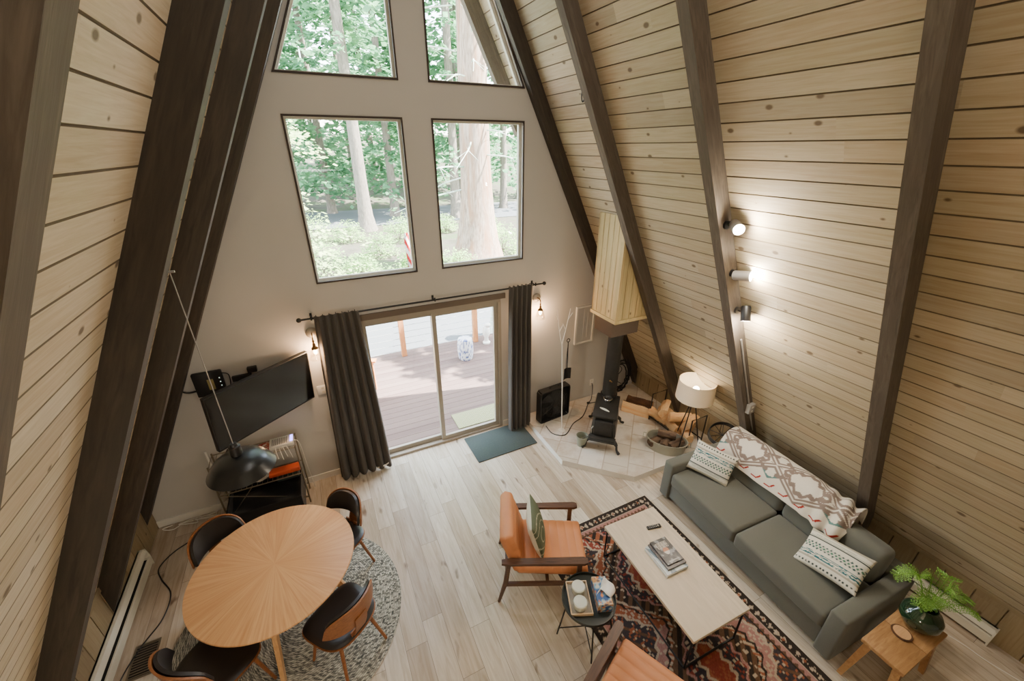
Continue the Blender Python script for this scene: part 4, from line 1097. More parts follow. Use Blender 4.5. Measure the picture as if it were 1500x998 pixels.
def pillow(name, w, h, t, colf, mat, loc, rot, label, back=None):
    bm = new(); nu = nv = 64
    def P(u, v, s):
        a, b = 2*u-1, 2*v-1
        e = (max(0, 1-a*a))**.42*(max(0, 1-b*b))**.42
        k = 1-.07*(1-abs(b)**2)*abs(a)**3; k2 = 1-.07*(1-abs(a)**2)*abs(b)**3
        wr = .004*mnoise.noise(Vector((a*3, b*3, s*3+w)))
        return (a*w/2*k, b*h/2*k2, s*(t/2*e+wr*e))
    if back is None:
        T_ = grid(bm, lambda u, v: P(u, v, 1), nu, nv); B2 = grid(bm, lambda u, v: P(u, v, -1), nu, nv)
        bmesh.ops.remove_doubles(bm, verts=bm.verts[:], dist=.0006)
        o = obj(name, bm, mat, loc=loc, col=colf, sharp=180); tag(o, label, 'cushion')
    else:
        o = thing(name, label, 'cushion', loc)
        grid(bm, lambda u, v: P(u, v, 1), nu, nv); obj('front_cover', bm, mat, o, col=colf, sharp=180)
        bm = new(); grid(bm, lambda u, v: P(u, v, -1), 32, 32); obj('back_cover', bm, back, o, sharp=180)
    o.rotation_euler = rot; return o
WHT, TEAL, DK, GRN = (220, 216, 200), (38, 104, 112), (44, 58, 60), (74, 122, 100)
def pcol(h):
    def f(co):
        y = co.y/h+.5; x = co.x
        j = .006*mnoise.noise(Vector((x*40, y*10, 3))); y += j
        def c(k): return lin(k)
        if .085 < y < .125 and (x*34) % 1 < .5: return c(DK)
        if .20 < y < .25: return c((170, 164, 148))
        for a, b in ((.28, .315), (.335, .36), (.375, .40)):
            if a < y < b and mnoise.noise(Vector((x*22, y*60, 7))) > -.25: return c(TEAL)
        if .47 < y < .64:
            yy = (y-.47)/.17*3; r = int(yy); 
            if abs(((x*32+.5*r) % 1)-.5)+abs((yy % 1)-.5)*.6 < .36: return c((40, 78, 78) if r != 1 else GRN)
        if .74 < y < .77: return c(DK)
        if .79 < y < .80 or .83 < y < .84: return c((146, 160, 144))
        if y > .90: return c((186, 180, 160))
        return c(WHT)
    return f
def orient(normal, upv):
    n = Vector(normal).normalized(); u = Vector(upv); u = (u-n*u.dot(n)).normalized(); r = u.cross(n)
    return Matrix((r, u, n)).transposed().to_euler()
def pcolflip(h):
    g = pcol(h)
    return lambda co: g(Vector((co.x, -co.y, co.z)))
pillow('throw_pillow', .46, .36, .15, pcolflip(.36), M['vcol'], (2.47, -2.42, .60), orient((-.72, -.34, .55), (.4, .1, .85)), 'white cushion with teal woven stripes leaning in the sofa corner near the lamp')
pillow('throw_pillow', .50, .36, .15, pcol(.36), M['vcol'], (2.42, -3.74, .585), orient((-.55, .18, .80), (.75, .1, .45)), 'white cushion with teal woven stripes lying at the near end of the sofa')

# patterned blanket over the sofa back
def bcol(u, v):
    # u along the sofa, v across the drape
    W_, F_, R_c, T_c = (222, 214, 198), (134, 118, 108), (160, 44, 36), (92, 128, 122)
    def jag(d, fr, am): return d+am*(((fr*12) % 1)-.5)
    P = .62; k = math.floor(u/P); a = (u % P)-P/2; b = v-.30
    d = abs(a)*.8+abs(b)*1.15
    dj = d+.05*(abs(((a*1.0+b*.0)*26) % 2-1)-.5)
    if b > -.28:
        if abs(d-.285) < .016 or abs(d-.235) < .014: return F_
        if dj > .145 and dj < .205 and d < .215: return F_
        if d < .15: return W_
    a2 = ((u+P/2) % P)-P/2; d2 = abs(a2)*.8+abs(b)*1.15; dj2 = d2+.06*(abs((b*22) % 2-1)-.5)
    if d2 < .21 and dj2 > .165: return F_ if b > -.12 or abs(a2) > .12 else T_c
    if .04 < v < .056 and (u % .155) < .07: return R_c
    if .056 <= v < .10 and abs(((u*1.0) % .155)-.07-(v-.056)*.6) < .010: return R_c
    if .46 < b and (u*9) % 2 < .5: return F_
    return W_
BU = 1.36
prof = spline([(0.14, 0, .62), (.20, 0, .75), (.27, 0, .83), (.37, 0, .85), (.46, 0, .80), (.485, 0, .62)], 8)
plen = [0]
for p, q in zip(prof, prof[1:]): plen.append(plen[-1]+(q-p).length)
def bl(u, v):
    s = v*plen[-1]; i = 0
    while i < len(plen)-2 and plen[i+1] < s: i += 1
    t = (s-plen[i])/max(1e-6, plen[i+1]-plen[i]); p = prof[i].lerp(prof[i+1], t)
    x = -.84+u*BU
    wr = .010*mnoise.noise(Vector((u*5, v*4, 0)))
    end = max(0, (u-.72)/.28)
    wr += end*.030*sin(u*60+v*6)+end*.014*sin(v*18)
    lift = .022
    c = Vector((.30, 0, .66)); d = (Vector((p.x, 0, p.z))-c); d.normalize()
    sl = .05*(1-v)*sin(u*5+.4)
    return (x+.02*sin(v*6)*end, p.x+d.x*(lift+wr), p.z+d.z*(lift+wr)-sl*.35*(1-v)-.045*end*(1-v))
bm = new(); NU, NV = 260, 110
V = grid(bm, bl, NU, NV)
bm.verts.index_update()
cl = [None]*len(bm.verts)
for i in range(NU+1):
    for j in range(NV+1): cl[V[i][j].index] = lin(bcol(i/NU*BU, j/NV*plen[-1]*1.25))
me_i = iter(range(10**9))
o = obj('throw_blanket', bm, M['vcol'], sf, fix=True, sharp=180)
o.parent = None; o.matrix_world = Matrix.Translation(sf.location) @ Matrix.Rotation(rad(267), 4, 'Z')
o.location = sf.location; o.rotation_euler = (0, 0, rad(267))
at = o.data.color_attributes.new('Col', 'FLOAT_COLOR', 'POINT')
for i in range(len(o.data.vertices)): at.data[i].color = cl[i]
md = o.modifiers.new('thick', 'SOLIDIFY'); md.thickness = .010; md.offset = 1
tag(o, 'cream blanket with grey and red woven diamonds draped over the sofa back', 'blanket')

# ------------------------------------------------------------------ armchairs
def armchair(label):
    c = thing('armchair', label, 'armchair', (0, 0, 0), 0, 'pair of tan leather armchairs')
    def ribs(bm, n, amp, y0, y1):
        pass
    bm = new(); Rs = Matrix.Translation((0, 0, .30)) @ Matrix.Rotation(rad(4), 4, 'X')
    # seat cushion with stitched channels across
    def seat(u, v):
        y = -.36+.66*v; x = -.275+.55*u
        a, b = 2*u-1, 2*v-1
        e = (1-abs(a)**24)**.5*(1-abs(b)**28)**.5
        ch = .007*(abs(sin(v*pi*8)))**.5
        return Rs @ Vector((x, y, .055+.06*e+ch*e))
    grid(bm, seat, 30, 120)
    def under(u, v):
        y = -.36+.66*v; x = -.275+.55*u; a, b = 2*u-1, 2*v-1
        e = (1-abs(a)**24)**.5*(1-abs(b)**28)**.5
        return Rs @ Vector((x, y, .055-.055*e))
    grid(bm, under, 30, 120); bmesh.ops.remove_doubles(bm, verts=bm.verts[:], dist=.0004)
    obj('seat_cushion', bm, M['leather_tan'], c, sharp=70)
    Rb = Matrix.Translation((0, .27, .37)) @ Matrix.Rotation(rad(-17), 4, 'X')
    bm = new()
    def bk_(sg):
        def f(u, v):
            a, b = 2*u-1, 2*v-1; e = (1-abs(a)**24)**.5*(1-abs(b)**24)**.5
            ch = .008*(abs(sin(v*pi*5)))**.5 if sg < 0 else 0
            return Rb @ Vector((a*.275, sg*(.06+0*ch)*e-ch*e, .22+.23*b))
        return f
    grid(bm, bk_(-1), 30, 90); grid(bm, bk_(1), 30, 90); bmesh.ops.remove_doubles(bm, verts=bm.verts[:], dist=.0004)
    obj('back_cushion', bm, M['leather_tan'], c, sharp=70)
    for s in (-1, 1):
        pts = [(-.335, .022), (-.30, .036), (-.1, .034), (.2, .030), (.38, .030), (.435, .02)]
        bm = new(); poly = [(s*.312+w_, y) for y, w_ in pts]+[(s*.312-w_, y) for y, w_ in pts[::-1]]
        prism(bm, poly, .535, .563, 'z'); obj('armrest', bm, M['walnut'], c, bevel=.006)
        bm = new(); box(bm, s*.312-.017, s*.312+.017, -.285, -.245, 0, .536)
        obj('front_leg', bm, M['walnut'], c, smooth=False, bevel=.006)
        bm = new(); tube(bm, [(s*.312, .37, .54), (s*.312, .40, .28), (s*.312, .465, .004)], [.022, .024, .014], 10); obj('rear_leg', bm, M['walnut'], c)
        bm = new(); box(bm, s*.312-.012, s*.312+.012, -.25, .41, .235, .275); obj('side_rail', bm, M['walnut'], c, smooth=False, bevel=.005)
    bm = new(); box(bm, -.30, .30, -.28, -.255, .245, .295); box(bm, -.30, .30, .38, .405, .25, .29); box(bm, -.30, .30, .0, .03, .25, .275); obj('cross_rails', bm, M['walnut'], c, smooth=False, bevel=.004)
    return c
a1 = armchair('tan leather armchair with walnut arms and a green cushion, beside the coffee table')
a1.location = (.309, -2.358, 0); a1.rotation_euler.z = face(-25)
dup(a1, (.231, -3.746, 0), face(25), 'tan leather armchair at the frame bottom, only seat and one arm in view')
def gcol(co):
    x, y = co.x, co.y
    d = max(abs(x+.05)*.9, abs(y)) ; d = (abs(x+.10)**2.4+abs(y)**2.4)**(1/2.4)
    for r in (.06, .115, .17):
        if abs(d-r) < .004: return lin((196, 194, 168))
    return lin((104, 112, 90))
pillow('throw_pillow', .42, .42, .15, gcol, M['vcol'], (.215, -2.30, .615), orient((.87, -.42, .26), (-.25, .1, 1)), 'sage green cushion with cream line pattern propped on the tan armchair', M['cushion_white'])

# ------------------------------------------------------------------ black side table
stb = thing('side_table', 'round black tray side table between the two tan armchairs', 'side table', (.325, -3.02, 0), rad(23))
bm = new(); lathe(bm, [(0, .455), (.215, .455), (.225, .46), (.225, .49), (.219, .49), (.215, .466), (0, .466)], 64); obj('tray_top', bm, flat('black_green_enamel', (28, 36, 32), .35), stb)
for k in range(4):
    a = k*pi/2+pi/4; bm = new(); tube(bm, [(.175*cos(a), .175*sin(a), .455), (.245*cos(a), .245*sin(a), .005)], .007, 8); obj('leg', bm, M['black'], stb)
bm = new()
for k in range(2):
    a = k*pi/2+pi/4; tube(bm, [(.232*cos(a), .232*sin(a), .09), (-.232*cos(a), -.232*sin(a), .09)], .005, 8)
obj('cross_brace', bm, M['black'], stb)
zs = .4665
tr = thing('coaster_tray', 'pale rectangular tray holding two round lidded jars on the black table', 'tray', (.25, -2.985, zs), rad(-23))
bm = new(); box(bm, -.085, .085, -.135, .135, 0, .008); obj('tray_base', bm, M['tray'], tr, smooth=False)
bm = new(); ring(bm, [(-.09, -.14), (.09, -.14), (.09, .14), (-.09, .14)], .008, 0, .028)
for v in bm.verts: v.co = Vector((v.co.x, v.co.z, v.co.y))
obj('rim', bm, M['traywood'], tr, smooth=False)
for k, s in enumerate((-1, 1)):
    a = rad(-23); x, y = s*.005, s*.065
    cpt = (.25+x*cos(a)-y*sin(a), -2.985+x*sin(a)+y*cos(a), zs+.009)
    cp = thing('ceramic_jar', ('pale round lidded jar in the tray, nearer the frame bottom', 'pale round lidded jar in the tray, nearer the armchair with the cushion')[k], 'jar', cpt)
    bm = new(); lathe(bm, [(0, 0), (.05, 0), (.054, .01), (.054, .05), (0, .05)], 36); obj('jar_body', bm, M['cup'], cp)
    bm = new(); lathe(bm, [(0, .05), (.056, .05), (.057, .058), (.05, .064), (.044, .062), (0, .062)], 36); obj('lid', bm, M['cup'], cp)
tb = thing('tissue_box', 'tissue box printed in blue and orange on the black side table', 'tissue box', (.425, -3.055, zs), rad(-22))
def tcol(co):
    n = mnoise.noise(Vector((co.x*26, co.y*26, co.z*26))); m = mnoise.noise(Vector((co.x*40+9, co.y*40, co.z*40)))
    if m > .32: return lin((214, 132, 66))
    if n > .22: return lin((52, 92, 150))
    if n > .02: return lin((120, 166, 196))
    if n > -.2: return lin((206, 202, 190))
    return lin((200, 150, 96)) if n > -.38 else lin((40, 62, 104))
bm = new(); box(bm, -.06, .06, -.12, .12, 0, .095); bmesh.ops.subdivide_edges(bm, edges=bm.edges[:], cuts=24, use_grid_fill=True); obj('carton', bm, M['vcol_print'], tb, smooth=False, col=tcol)
bm = new(); slab(bm, lambda u, v: ((u-.5)*.11+.05*v+.02*sin(v*3), (v-.5)*.07+.03*sin(u*5), .094+.05*sin(u*pi)*(.4+v)+.02*sin(u*9)*v), 16, 12, .002); obj('tissue', bm, M['paper'], tb, sharp=180)

# ------------------------------------------------------------------ wooden stool table, vase, fern
wt = thing('wooden_side_table', 'small wooden side table with splayed legs beside the near sofa arm', 'side table', (2.33, -4.335, 0), rad(-1))
bm = new()
rbox(bm, -.315, -.004, -.135, .135, .455, .49, .006, 2); rbox(bm, .0, .315, -.135, .135, .455, .49, .006, 2); obj('tabletop', bm, M['acacia'], wt)
for sx in (-1, 1):
    for sy in (-1, 1):
        bm = new(); R_ = []
        for r, z, s in ((0, .455, .026), (1, 0, .018)):
            c = Vector((sx*(.25+.055*r), sy*(.09+.05*r), z)); R_.append([bm.verts.new(c+Vector((i*s, j*s, 0))) for i, j in ((-1, -1), (1, -1), (1, 1), (-1, 1))])
        for i in range(4): bm.faces.new((R_[0][i], R_[0][(i+1) % 4], R_[1][(i+1) % 4], R_[1][i]))
        bm.faces.new(R_[0][::-1]); bm.faces.new(R_[1]); obj('leg', bm, M['acacia'], wt, smooth=False, bevel=.003)
bm = new(); box(bm, -.24, .24, -.012, .012, .40, .455); obj('under_rail', bm, M['acacia'], wt, smooth=False)
ztop = .4905
co_ = thing('wood_coaster', 'flat wooden disc with dark rim lying on the small wooden table', 'coaster', (2.33, -4.31, ztop))
bm = new(); lathe(bm, [(0, 0), (.062, 0), (.066, .006), (.062, .012), (0, .012)], 36); obj('rim', bm, M['bark'], co_)
bm = new(); lathe(bm, [(0, .012), (.054, .012), (.054, .0135), (0, .0135)], 36); obj('disc', bm, wood('slice_wood', (186, 140, 96), (206, 162, 116)), co_)
vs = thing('glass_vase', 'round dark green glass vase on the small wooden table', 'vase', (2.515, -4.325, ztop))
bm = new(); lathe(bm, [(0, 0), (.06, 0), (.10, .025), (.128, .075), (.125, .13), (.10, .17), (.065, .19), (.058, .20), (.066, .215), (.060, .215), (.052, .20), (.06, .18), (.09, .16), (.11, .12), (.11, .07), (.09, .03), (0, .012)], 48); obj('vase_body', bm, M['green_glass'], vs)
fr_ = thing('fern', 'bright green feathery fern fronds standing in the green vase', 'fern', (2.515, -4.325, ztop+.10))
rnd = random.Random(3)
fronds = [(-.26, .20, .36), (-.12, .22, .30), (-.02, .12, .30), (.16, .02, .30), (.20, -.12, .18), (.12, -.20, .16), (-.26, .02, .22), (-.16, -.02, .24), (.02, -.05, .28)]
for fx, fy, fh in fronds:
    bm = new(); pts = spline([(0, 0, 0), (fx*.12, fy*.12, .12), (fx*.55, fy*.55, .12+fh*.85), (fx*1.0, fy*1.0, .12+fh*.75)], 9)
    tube(bm, pts, [.0028]*len(pts), 5)
    for i in range(10, len(pts)-1):
        t = (pts[i+1]-pts[i-1]).normalized(); L = .055*sin(min(1, (i-9)/(len(pts)-9)*1.05)*pi)**.6+.012
        side = t.cross(Vector((0, 0, 1))).normalized() if abs(t.z) < .98 else Vector((1, 0, 0))
        for sg in (-1, 1):
            q = pts[i]+Vector((rnd.uniform(-.004, .004), rnd.uniform(-.004, .004), 0)); e = q+side*sg*L+t*L*.45+Vector((0, 0, rnd.uniform(-.02, .01)))
            for m in range(4):
                a = q.lerp(e, (m+.2)/4); b = q.lerp(e, (m+1.3)/4)
                for s2 in (-1, 1):
                    w3 = t*s2*.017*(1-m/6)
                    vs_ = [bm.verts.new(x) for x in (a, a.lerp(b, .5)+w3*.9+Vector((0, 0, .003)), b+w3*.8)]; bm.faces.new(vs_)
            tube(bm, [q, e], .0011, 3, False, False)
    obj('frond', bm, M['fern'], fr_, smooth=False, fix=False)
bm = new(); tube(bm, spline([(3.10, -4.22, .004), (3.2, -4.5, .004), (3.22, -4.7, .004), (3.30, -5.0, .004)], 8), .004, 5); tag(obj('lamp_cord', bm, M['white']), 'thin white cord on the floor beside the right heater', 'cord')

# ------------------------------------------------------------------ spotlights and conduit on the right rafter
ys = -2.275-.0475
def spot(z, aim, label, k):
    x = WR-CR*z+.085
    s = thing('spotlight', label, 'spotlight', (x, ys, z), 0, 'spotlights on the right rafter')
    bm = new(); lathe(bm, [(0, 0), (.035, 0), (.035, .02), (0, .022)], 20, mat=Matrix.Rotation(pi/2, 4, 'X')); tube(bm, [(0, -.02, 0), (0, -.085, 0)], .008, 8); obj('mount', bm, M['black'], s)
    a = Vector(aim).normalized(); q = Vector((0, 0, 1)).rotation_difference(a).to_matrix().to_4x4(); mt = Matrix.Translation((0, -.10, 0)) @ q
    bm = new(); lathe(bm, [(0, -.075), (.036, -.07), (.042, -.06), (.045, .075), (.041, .075), (.038, .045), (0, .045)], 28, mat=mt)
    obj('lamp_head', bm, (M['grey_metal'], M['grey_metal'], M['black'])[k], s)
    bm = new(); lathe(bm, [(0, .046), (.037, .046), (.036, .052), (0, .056)], 24, mat=mt); obj('lens', bm, M['spotbulb'], s, label='glowing lens')
    return Vector((x, ys-.10, z))+a*.085
SPOTS = [spot(3.30, (-.55, -.75, -.15), 'topmost of the three spotlights on the right rafter, shining into the room', 0),
         spot(2.86, (.30, -.9, .12), 'middle of the three spotlights on the right rafter, aimed sideways', 1),
         spot(2.47, (-.2, -.35, -.9), 'lowest of the three spotlights on the right rafter, aimed down', 2)]
cd = thing('conduit', 'grey metal conduit with outlet box running down the spotlight rafter', 'conduit', (0, 0, 0))
xi = lambda z: WR-CR*z+.085
bm = new(); tube(bm, [(xi(2.12), ys-.012, 2.12), (xi(1.19), ys-.012, 1.19)], .010, 10); tube(bm, [(xi(1.09), ys-.012, 1.09), (xi(.75), ys-.012, .75)], .010, 10); obj('pipe', bm, M['grey_metal'], cd)
bm = new(); rbox(bm, xi(1.14)-.05, xi(1.14)+.05, ys-.05, ys-.001, 1.08, 1.20, .006, 2); b_ = obj('outlet_box', bm, M['grey_metal'], cd)
for z in (1.115, 1.165):
    bm = new(); box(bm, xi(1.14)-.015, xi(1.14)+.015, ys-.0515, ys-.0495, z-.012, z+.012); obj('socket', bm, M['white'], b_, smooth=False)
hk = thing('snap_hook', 'black snap hook hanging from the rafter high on the right', 'hook', (1.36, -1.02+.06, 4.43))
bm = new(); tube(bm, [(.028*cos(k*pi/10)*.6, 0, -.10+.055*sin(k*pi/10)) for k in range(20)], .006, 6, True); obj('hook_ring', bm, M['black'], hk)
bm = new(); tube(bm, [(0, 0, .06), (0, 0, -.05)], .006, 6); obj('hook_strap', bm, M['black'], hk)

# ------------------------------------------------------------------ outdoors
bm = new(); y = .12
while y < 3.35:
    box(bm, -4.5, 3.2, y, y+.134, -.16, -.12); y += .14
struct('deck', bm, M['deck'], smooth=False, bevel=0)
bm = new(); grid(bm, lambda u, v: (-40+90*u, 0.3+75*v, -.6+.2*mnoise.noise(Vector((u*14, v*12, 0)))*(1 if .12 < v < .28 else 0)+max(0, 75*v-34)*.16), 60, 50); struct('ground', bm, M['ground'], sharp=180)
bm = new(); grid(bm, lambda u, v: (-30+60*u, 24+8*v-u*2, -.575+.01*sin(u*9)), 20, 6); struct('road', bm, M['asphalt'])
bm = new(); grid(bm, lambda u, v: (-9+17*u, 3.6+5.2*v, -.50), 10, 6); struct('driveway', bm, M['asphalt'])
rl_ = thing('cable_railing', 'deck railing of orange wood posts with thin steel cables', 'railing', (0, 3.25, -.12))
for x in (-3.1, -1.5, .12, 1.74, 3.1):
    bm = new(); box(bm, x-.05, x+.05, -.05, .05, -.1, .95); obj('post', bm, M['deckpost'], rl_, smooth=False, bevel=.006)
bm = new()
for k in range(6): tube(bm, [(-3.1, 0, .12+k*.14), (3.1, 0, .12+k*.14)], .006, 5)
obj('cables', bm, M['cable'], rl_)
bm = new(); box(bm, -3.2, 3.2, -.07, .07, .95, .99); obj('top_rail', bm, M['deckpost'], rl_, smooth=False)
def stcol(co):
    a = atan2(co.y, co.x); z = co.z
    return lin((70, 90, 150)) if mnoise.noise(Vector((cos(a)*7, sin(a)*7, z*16))) > .12 else lin((226, 228, 232))
bm = new(); V = [(.13, 0), (.15, .05), (.165, .24), (.15, .43), (.13, .47)]
pr_ = spline([(r, 0, z) for r, z in V], 8); lathe(bm, [(0, 0)]+[(p.x, p.z) for p in pr_]+[(0, .475)], 48)
tag(obj('garden_stool', bm, M['vcol_print'], loc=(1.25, 2.55, -.12), col=stcol), 'blue and white patterned ceramic garden stool on the deck', 'stool')
def omcol(co):
    v = abs((co.x*9) % 2-1)+abs((co.y*9) % 2-1); return lin((120, 128, 84)) if (v*3) % 1 < .5 else lin((190, 188, 150))
bm = new(); grid(bm, lambda u, v: ((u-.5)*.80, (v-.5)*.40, .012), 100, 60); box(bm, -.4, .4, -.2, .2, .001, .0115)
tag(obj('outdoor_mat', bm, M['vcol'], loc=(.73, .545, -.12), col=omcol, fix=False, smooth=False), 'green and cream patterned mat on the deck outside the glass door', 'doormat')
dc = thing('deck_chair', 'orange wooden deck chair mostly hidden behind the left curtain', 'chair', (-1.05, 2.0, -.12), rad(70))
for sx in (-1, 1):
    bm = new(); box(bm, sx*.27-.03, sx*.27+.03, -.35, -.27, 0, .55); obj('front_leg', bm, M['deckpost'], dc, smooth=False)
    bm = new(); box(bm, sx*.27-.02, sx*.27+.02, -.3, .55, .0, .09, Matrix.Translation((0, 0, .36)) @ Matrix.Rotation(rad(-22), 4, 'X')); obj('side_rail', bm, M['deckpost'], dc, smooth=False)
    bm = new(); box(bm, sx*.30-.06, sx*.30+.06, -.4, .35, .55, .58); obj('armrest', bm, M['deckpost'], dc, smooth=False)
for k in range(5):
    bm = new(); box(bm, -.25+k*.1, -.16+k*.1, 0, .02, .1, .95, Matrix.Translation((0, .25, 0)) @ Matrix.Rotation(rad(-24), 4, 'X')); obj('back_slat', bm, M['deckpost'], dc, smooth=False)
bm = new()
for k in range(5): box(bm, -.25, .25, -.3+k*.11, -.21+k*.11, .40-.04*k, .42-.04*k)
obj('seat_slats', bm, M['deckpost'], dc, smooth=False)
fg = thing('garden_figure', 'small white garden ornament on the deck edge by the mossy trunk', 'ornament', (1.93, 3.05, -.12))
bm = new(); lathe(bm, [(0, 0), (.08, 0), (.085, .03), (.05, .06), (.04, .14), (.08, .22), (.085, .32), (.06, .40), (0, .43)], 24); obj('figure_body', bm, M['white'], fg)
bm = new(); sphere(bm, (.03, -.02, .44), .055, 14, (1.3, 1, 1)); obj('figure_head', bm, M['white'], fg)

# trees
def trunk_bm(h, r, seed, flare=1.7, lean=(0, 0)):
    rnd = random.Random(seed); bm = new(); n = 14; seg = 20; rs = []
    for i in range(n+1):
        t = i/n; z = h*t**1.6 if i else 0; k = (1-.55*t)*(1+(flare-1)*math.exp(-z/ (r*1.6)))
        rs.append([bm.verts.new((lean[0]*t+r*k*cos(2*pi*j/seg)*(1+.09*mnoise.noise(Vector((j*1.3, z*.3, seed)))+.10*math.exp(-z)*sin(j*1.57)), lean[1]*t+r*k*sin(2*pi*j/seg)*(1+.09*mnoise.noise(Vector((j*1.3+5, z*.3, seed)))), z)) for j in range(seg)])
    for A, B in zip(rs, rs[1:]):
        for j in range(seg): bm.faces.new((A[j], A[(j+1) % seg], B[(j+1) % seg], B[j]))
    return bm
def sprays(h0, h1, R0, R1, n, per, size, seed, droop=.25):
    rnd = random.Random(seed); vs_, fs = [], []
    for i in range(n):
        t = rnd.random()**.8; z = h0+(h1-h0)*t; R = (R0+(R1-R0)*t)*rnd.uniform(.55, 1.05); a = rnd.random()*2*pi
        w = R*.30
        for k in range(per):
            s = rnd.uniform(.15, 1); lx = R*s; ly = rnd.gauss(0, w*.35*s); lz = z-droop*lx*s+rnd.gauss(0, .07)
            c = (lx*cos(a)-ly*sin(a), lx*sin(a)+ly*cos(a), lz); b = a+rnd.uniform(-.9, .9); q = size*rnd.uniform(.6, 1.3)
            dx, dy = cos(b)*q, sin(b)*q; px, py = -sin(b)*q*.3, cos(b)*q*.3; tz = rnd.uniform(-.5, .25)*q; wz = rnd.uniform(-.3, .3)*q
            m = len(vs_); vs_ += [c, (c[0]+dx*.5+px, c[1]+dy*.5+py, c[2]+tz*.5+wz), (c[0]+dx, c[1]+dy, c[2]+tz), (c[0]+dx*.5-px, c[1]+dy*.5-py, c[2]+tz*.5-wz)]
            fs.append((m, m+1, m+2, m+3))
    return vs_, fs
def leaves(name, data, mat, parent):
    me = bpy.data.meshes.new(name); me.from_pydata(data[0], [], data[1]); me.materials.append(mat)
    o = bpy.data.objects.new(name, me); COL.objects.link(o); o.parent = parent; return o
def conifer(label, x, y, h, r, foliage, trunkmat='trunk_grey', leafmat='leaf_far', seed=1, flare=1.6, gr='trees in the forest outside', z0=-.62):
    t = thing('conifer_tree', label, 'tree', (x, y, z0), 0, gr)
    obj('trunk', trunk_bm(h, r, seed, flare), M[trunkmat], t, sharp=180)
    if foliage: leaves('foliage', sprays(*foliage, seed), M[leafmat], t)
    return t
big = conifer('massive reddish cedar trunk seen through the right-hand windows', 5.15, 11.6, 22, .72, (9, 20, 4.2, 1.5, 120, 26, .34), 'trunk', 'leaf_far', 5, 1.75)
bm = new(); rnd = random.Random(8)
for k in range(26):
    z = 3+k*.42; a = rnd.uniform(2.4, 5.6); L = rnd.uniform(1.2, 2.8); p = Vector((.6*cos(a), .6*sin(a), z)); e = p+Vector((cos(a)*L, sin(a)*L, rnd.uniform(-.9, .3)))
    m = p.lerp(e, .5)+Vector((rnd.uniform(-.2, .2), rnd.uniform(-.2, .2), .15)); tube(bm, spline([p, m, e], 4), [.03]*5+[.012]*4, 5)
    for q in range(3): tube(bm, [m, m+Vector((rnd.uniform(-.6, .6), rnd.uniform(-.6, .6), rnd.uniform(-.5, .2)))], [.012, .005], 4)
obj('bare_branches', bm, M['trunk_moss'], big, label='bare pale lower branches')
slim = conifer('slender grey trunk standing beyond the left-hand windows', 1.95, 21.5, 20, .40, (7, 19, 3.5, 1.0, 150, 24, .36), 'trunk_grey', 'leaf_far', 9, 1.5)
near = conifer('young fir with bright sunlit branches close outside the left windows', -2.3, 6.3, 9.5, .09, (1.2, 9.2, 2.9, 1.0, 130, 60, .11), 'trunk_grey', 'leaf_near', 12, 1.3)
moss = thing('tree_stump', 'mossy pale tree stump just beyond the deck railing on the right', 'stump', (2.72, 3.95, -.6)); obj('trunk', trunk_bm(1.7, .36, 4, 1.15), M['trunk_moss'], moss, sharp=180)
protoF = None; rnd = random.Random(21)
spots_ = [(-1.6, 27), (.6, 30), (4.6, 26.5), (6.8, 31), (8.4, 24), (10.6, 29), (13.5, 27), (3.2, 36), (-3.2, 35), (9.2, 38), (14.5, 38), (6.0, 43), (0.8, 45), (12.0, 46), (18, 33), (-5.5, 30), (17.5, 45)]
for i, (x, y) in enumerate(spots_):
    side = 'left' if x < 2.5 else 'right'
    if i % 3 == 0 or protoF is None: 
        src = conifer('tall green forest conifer in the woods beyond the windows', x, y, 24, .30+.05*(i % 2), (1.5, 23, 4.2, .8, 210, 26, .42), 'trunk_grey', 'leaf_far', 40+i, 1.4)
        protoF = src
    else: src = dup(protoF, (x, y, -.62), rnd.random()*6.28, 'tall green forest conifer in the woods beyond the windows')
# trees standing right of the house whose crowns shade the deck
for i, (x, y, h, b) in enumerate([(6.4, .6, 9.5, 3.0), (9.5, 5.5, 13, 4)]):
    conifer('leafy conifer right of the house shading the deck', x, y, h, .25, (b, h-.5, 2.6, .8, 120, 30, .20), 'trunk_grey', 'leaf_far', 70+i, 1.4)
def shrub(x, y, s, label, seed):
    t = thing('shrub', label, 'shrub', (x, y, -.6), 0, 'shrubs outside the windows'); rnd = random.Random(seed); vs_, fs = [], []
    for k in range(1100):
        th, ph = rnd.random()*2*pi, math.acos(rnd.uniform(-.1, 1)); r = s*rnd.uniform(.5, 1.0)
        c = (r*sin(ph)*cos(th), r*sin(ph)*sin(th), .15+r*cos(ph)*1.15); b = rnd.random()*6.28; q = .085*rnd.uniform(.6, 1.4)
        dx, dy = cos(b)*q, sin(b)*q; m = len(vs_); tz = rnd.uniform(-.7, .4)*q
        vs_ += [c, (c[0]+dx*.5-dy*.4, c[1]+dy*.5+dx*.4, c[2]+tz*.5+.3*q*rnd.uniform(-1, 1)), (c[0]+dx, c[1]+dy, c[2]+tz), (c[0]+dx*.5+dy*.4, c[1]+dy*.5-dx*.4, c[2]+tz*.5)]; fs.append((m, m+1, m+2, m+3))
    leaves('foliage', (vs_, fs), M['leaf_shrub'], t)
    bm = new()
    for k in range(7): tube(bm, [(0, 0, 0), (rnd.uniform(-.5, .5)*s, rnd.uniform(-.5, .5)*s, s*.9)], [.02, .006], 5)
    obj('stems', bm, M['trunk_grey'], t)
shrub(.75, 8.2, 1.0, 'bright leafy shrub low in the left window', 1); shrub(2.1, 8.6, .9, 'bright leafy shrub low between the two lower windows', 2)
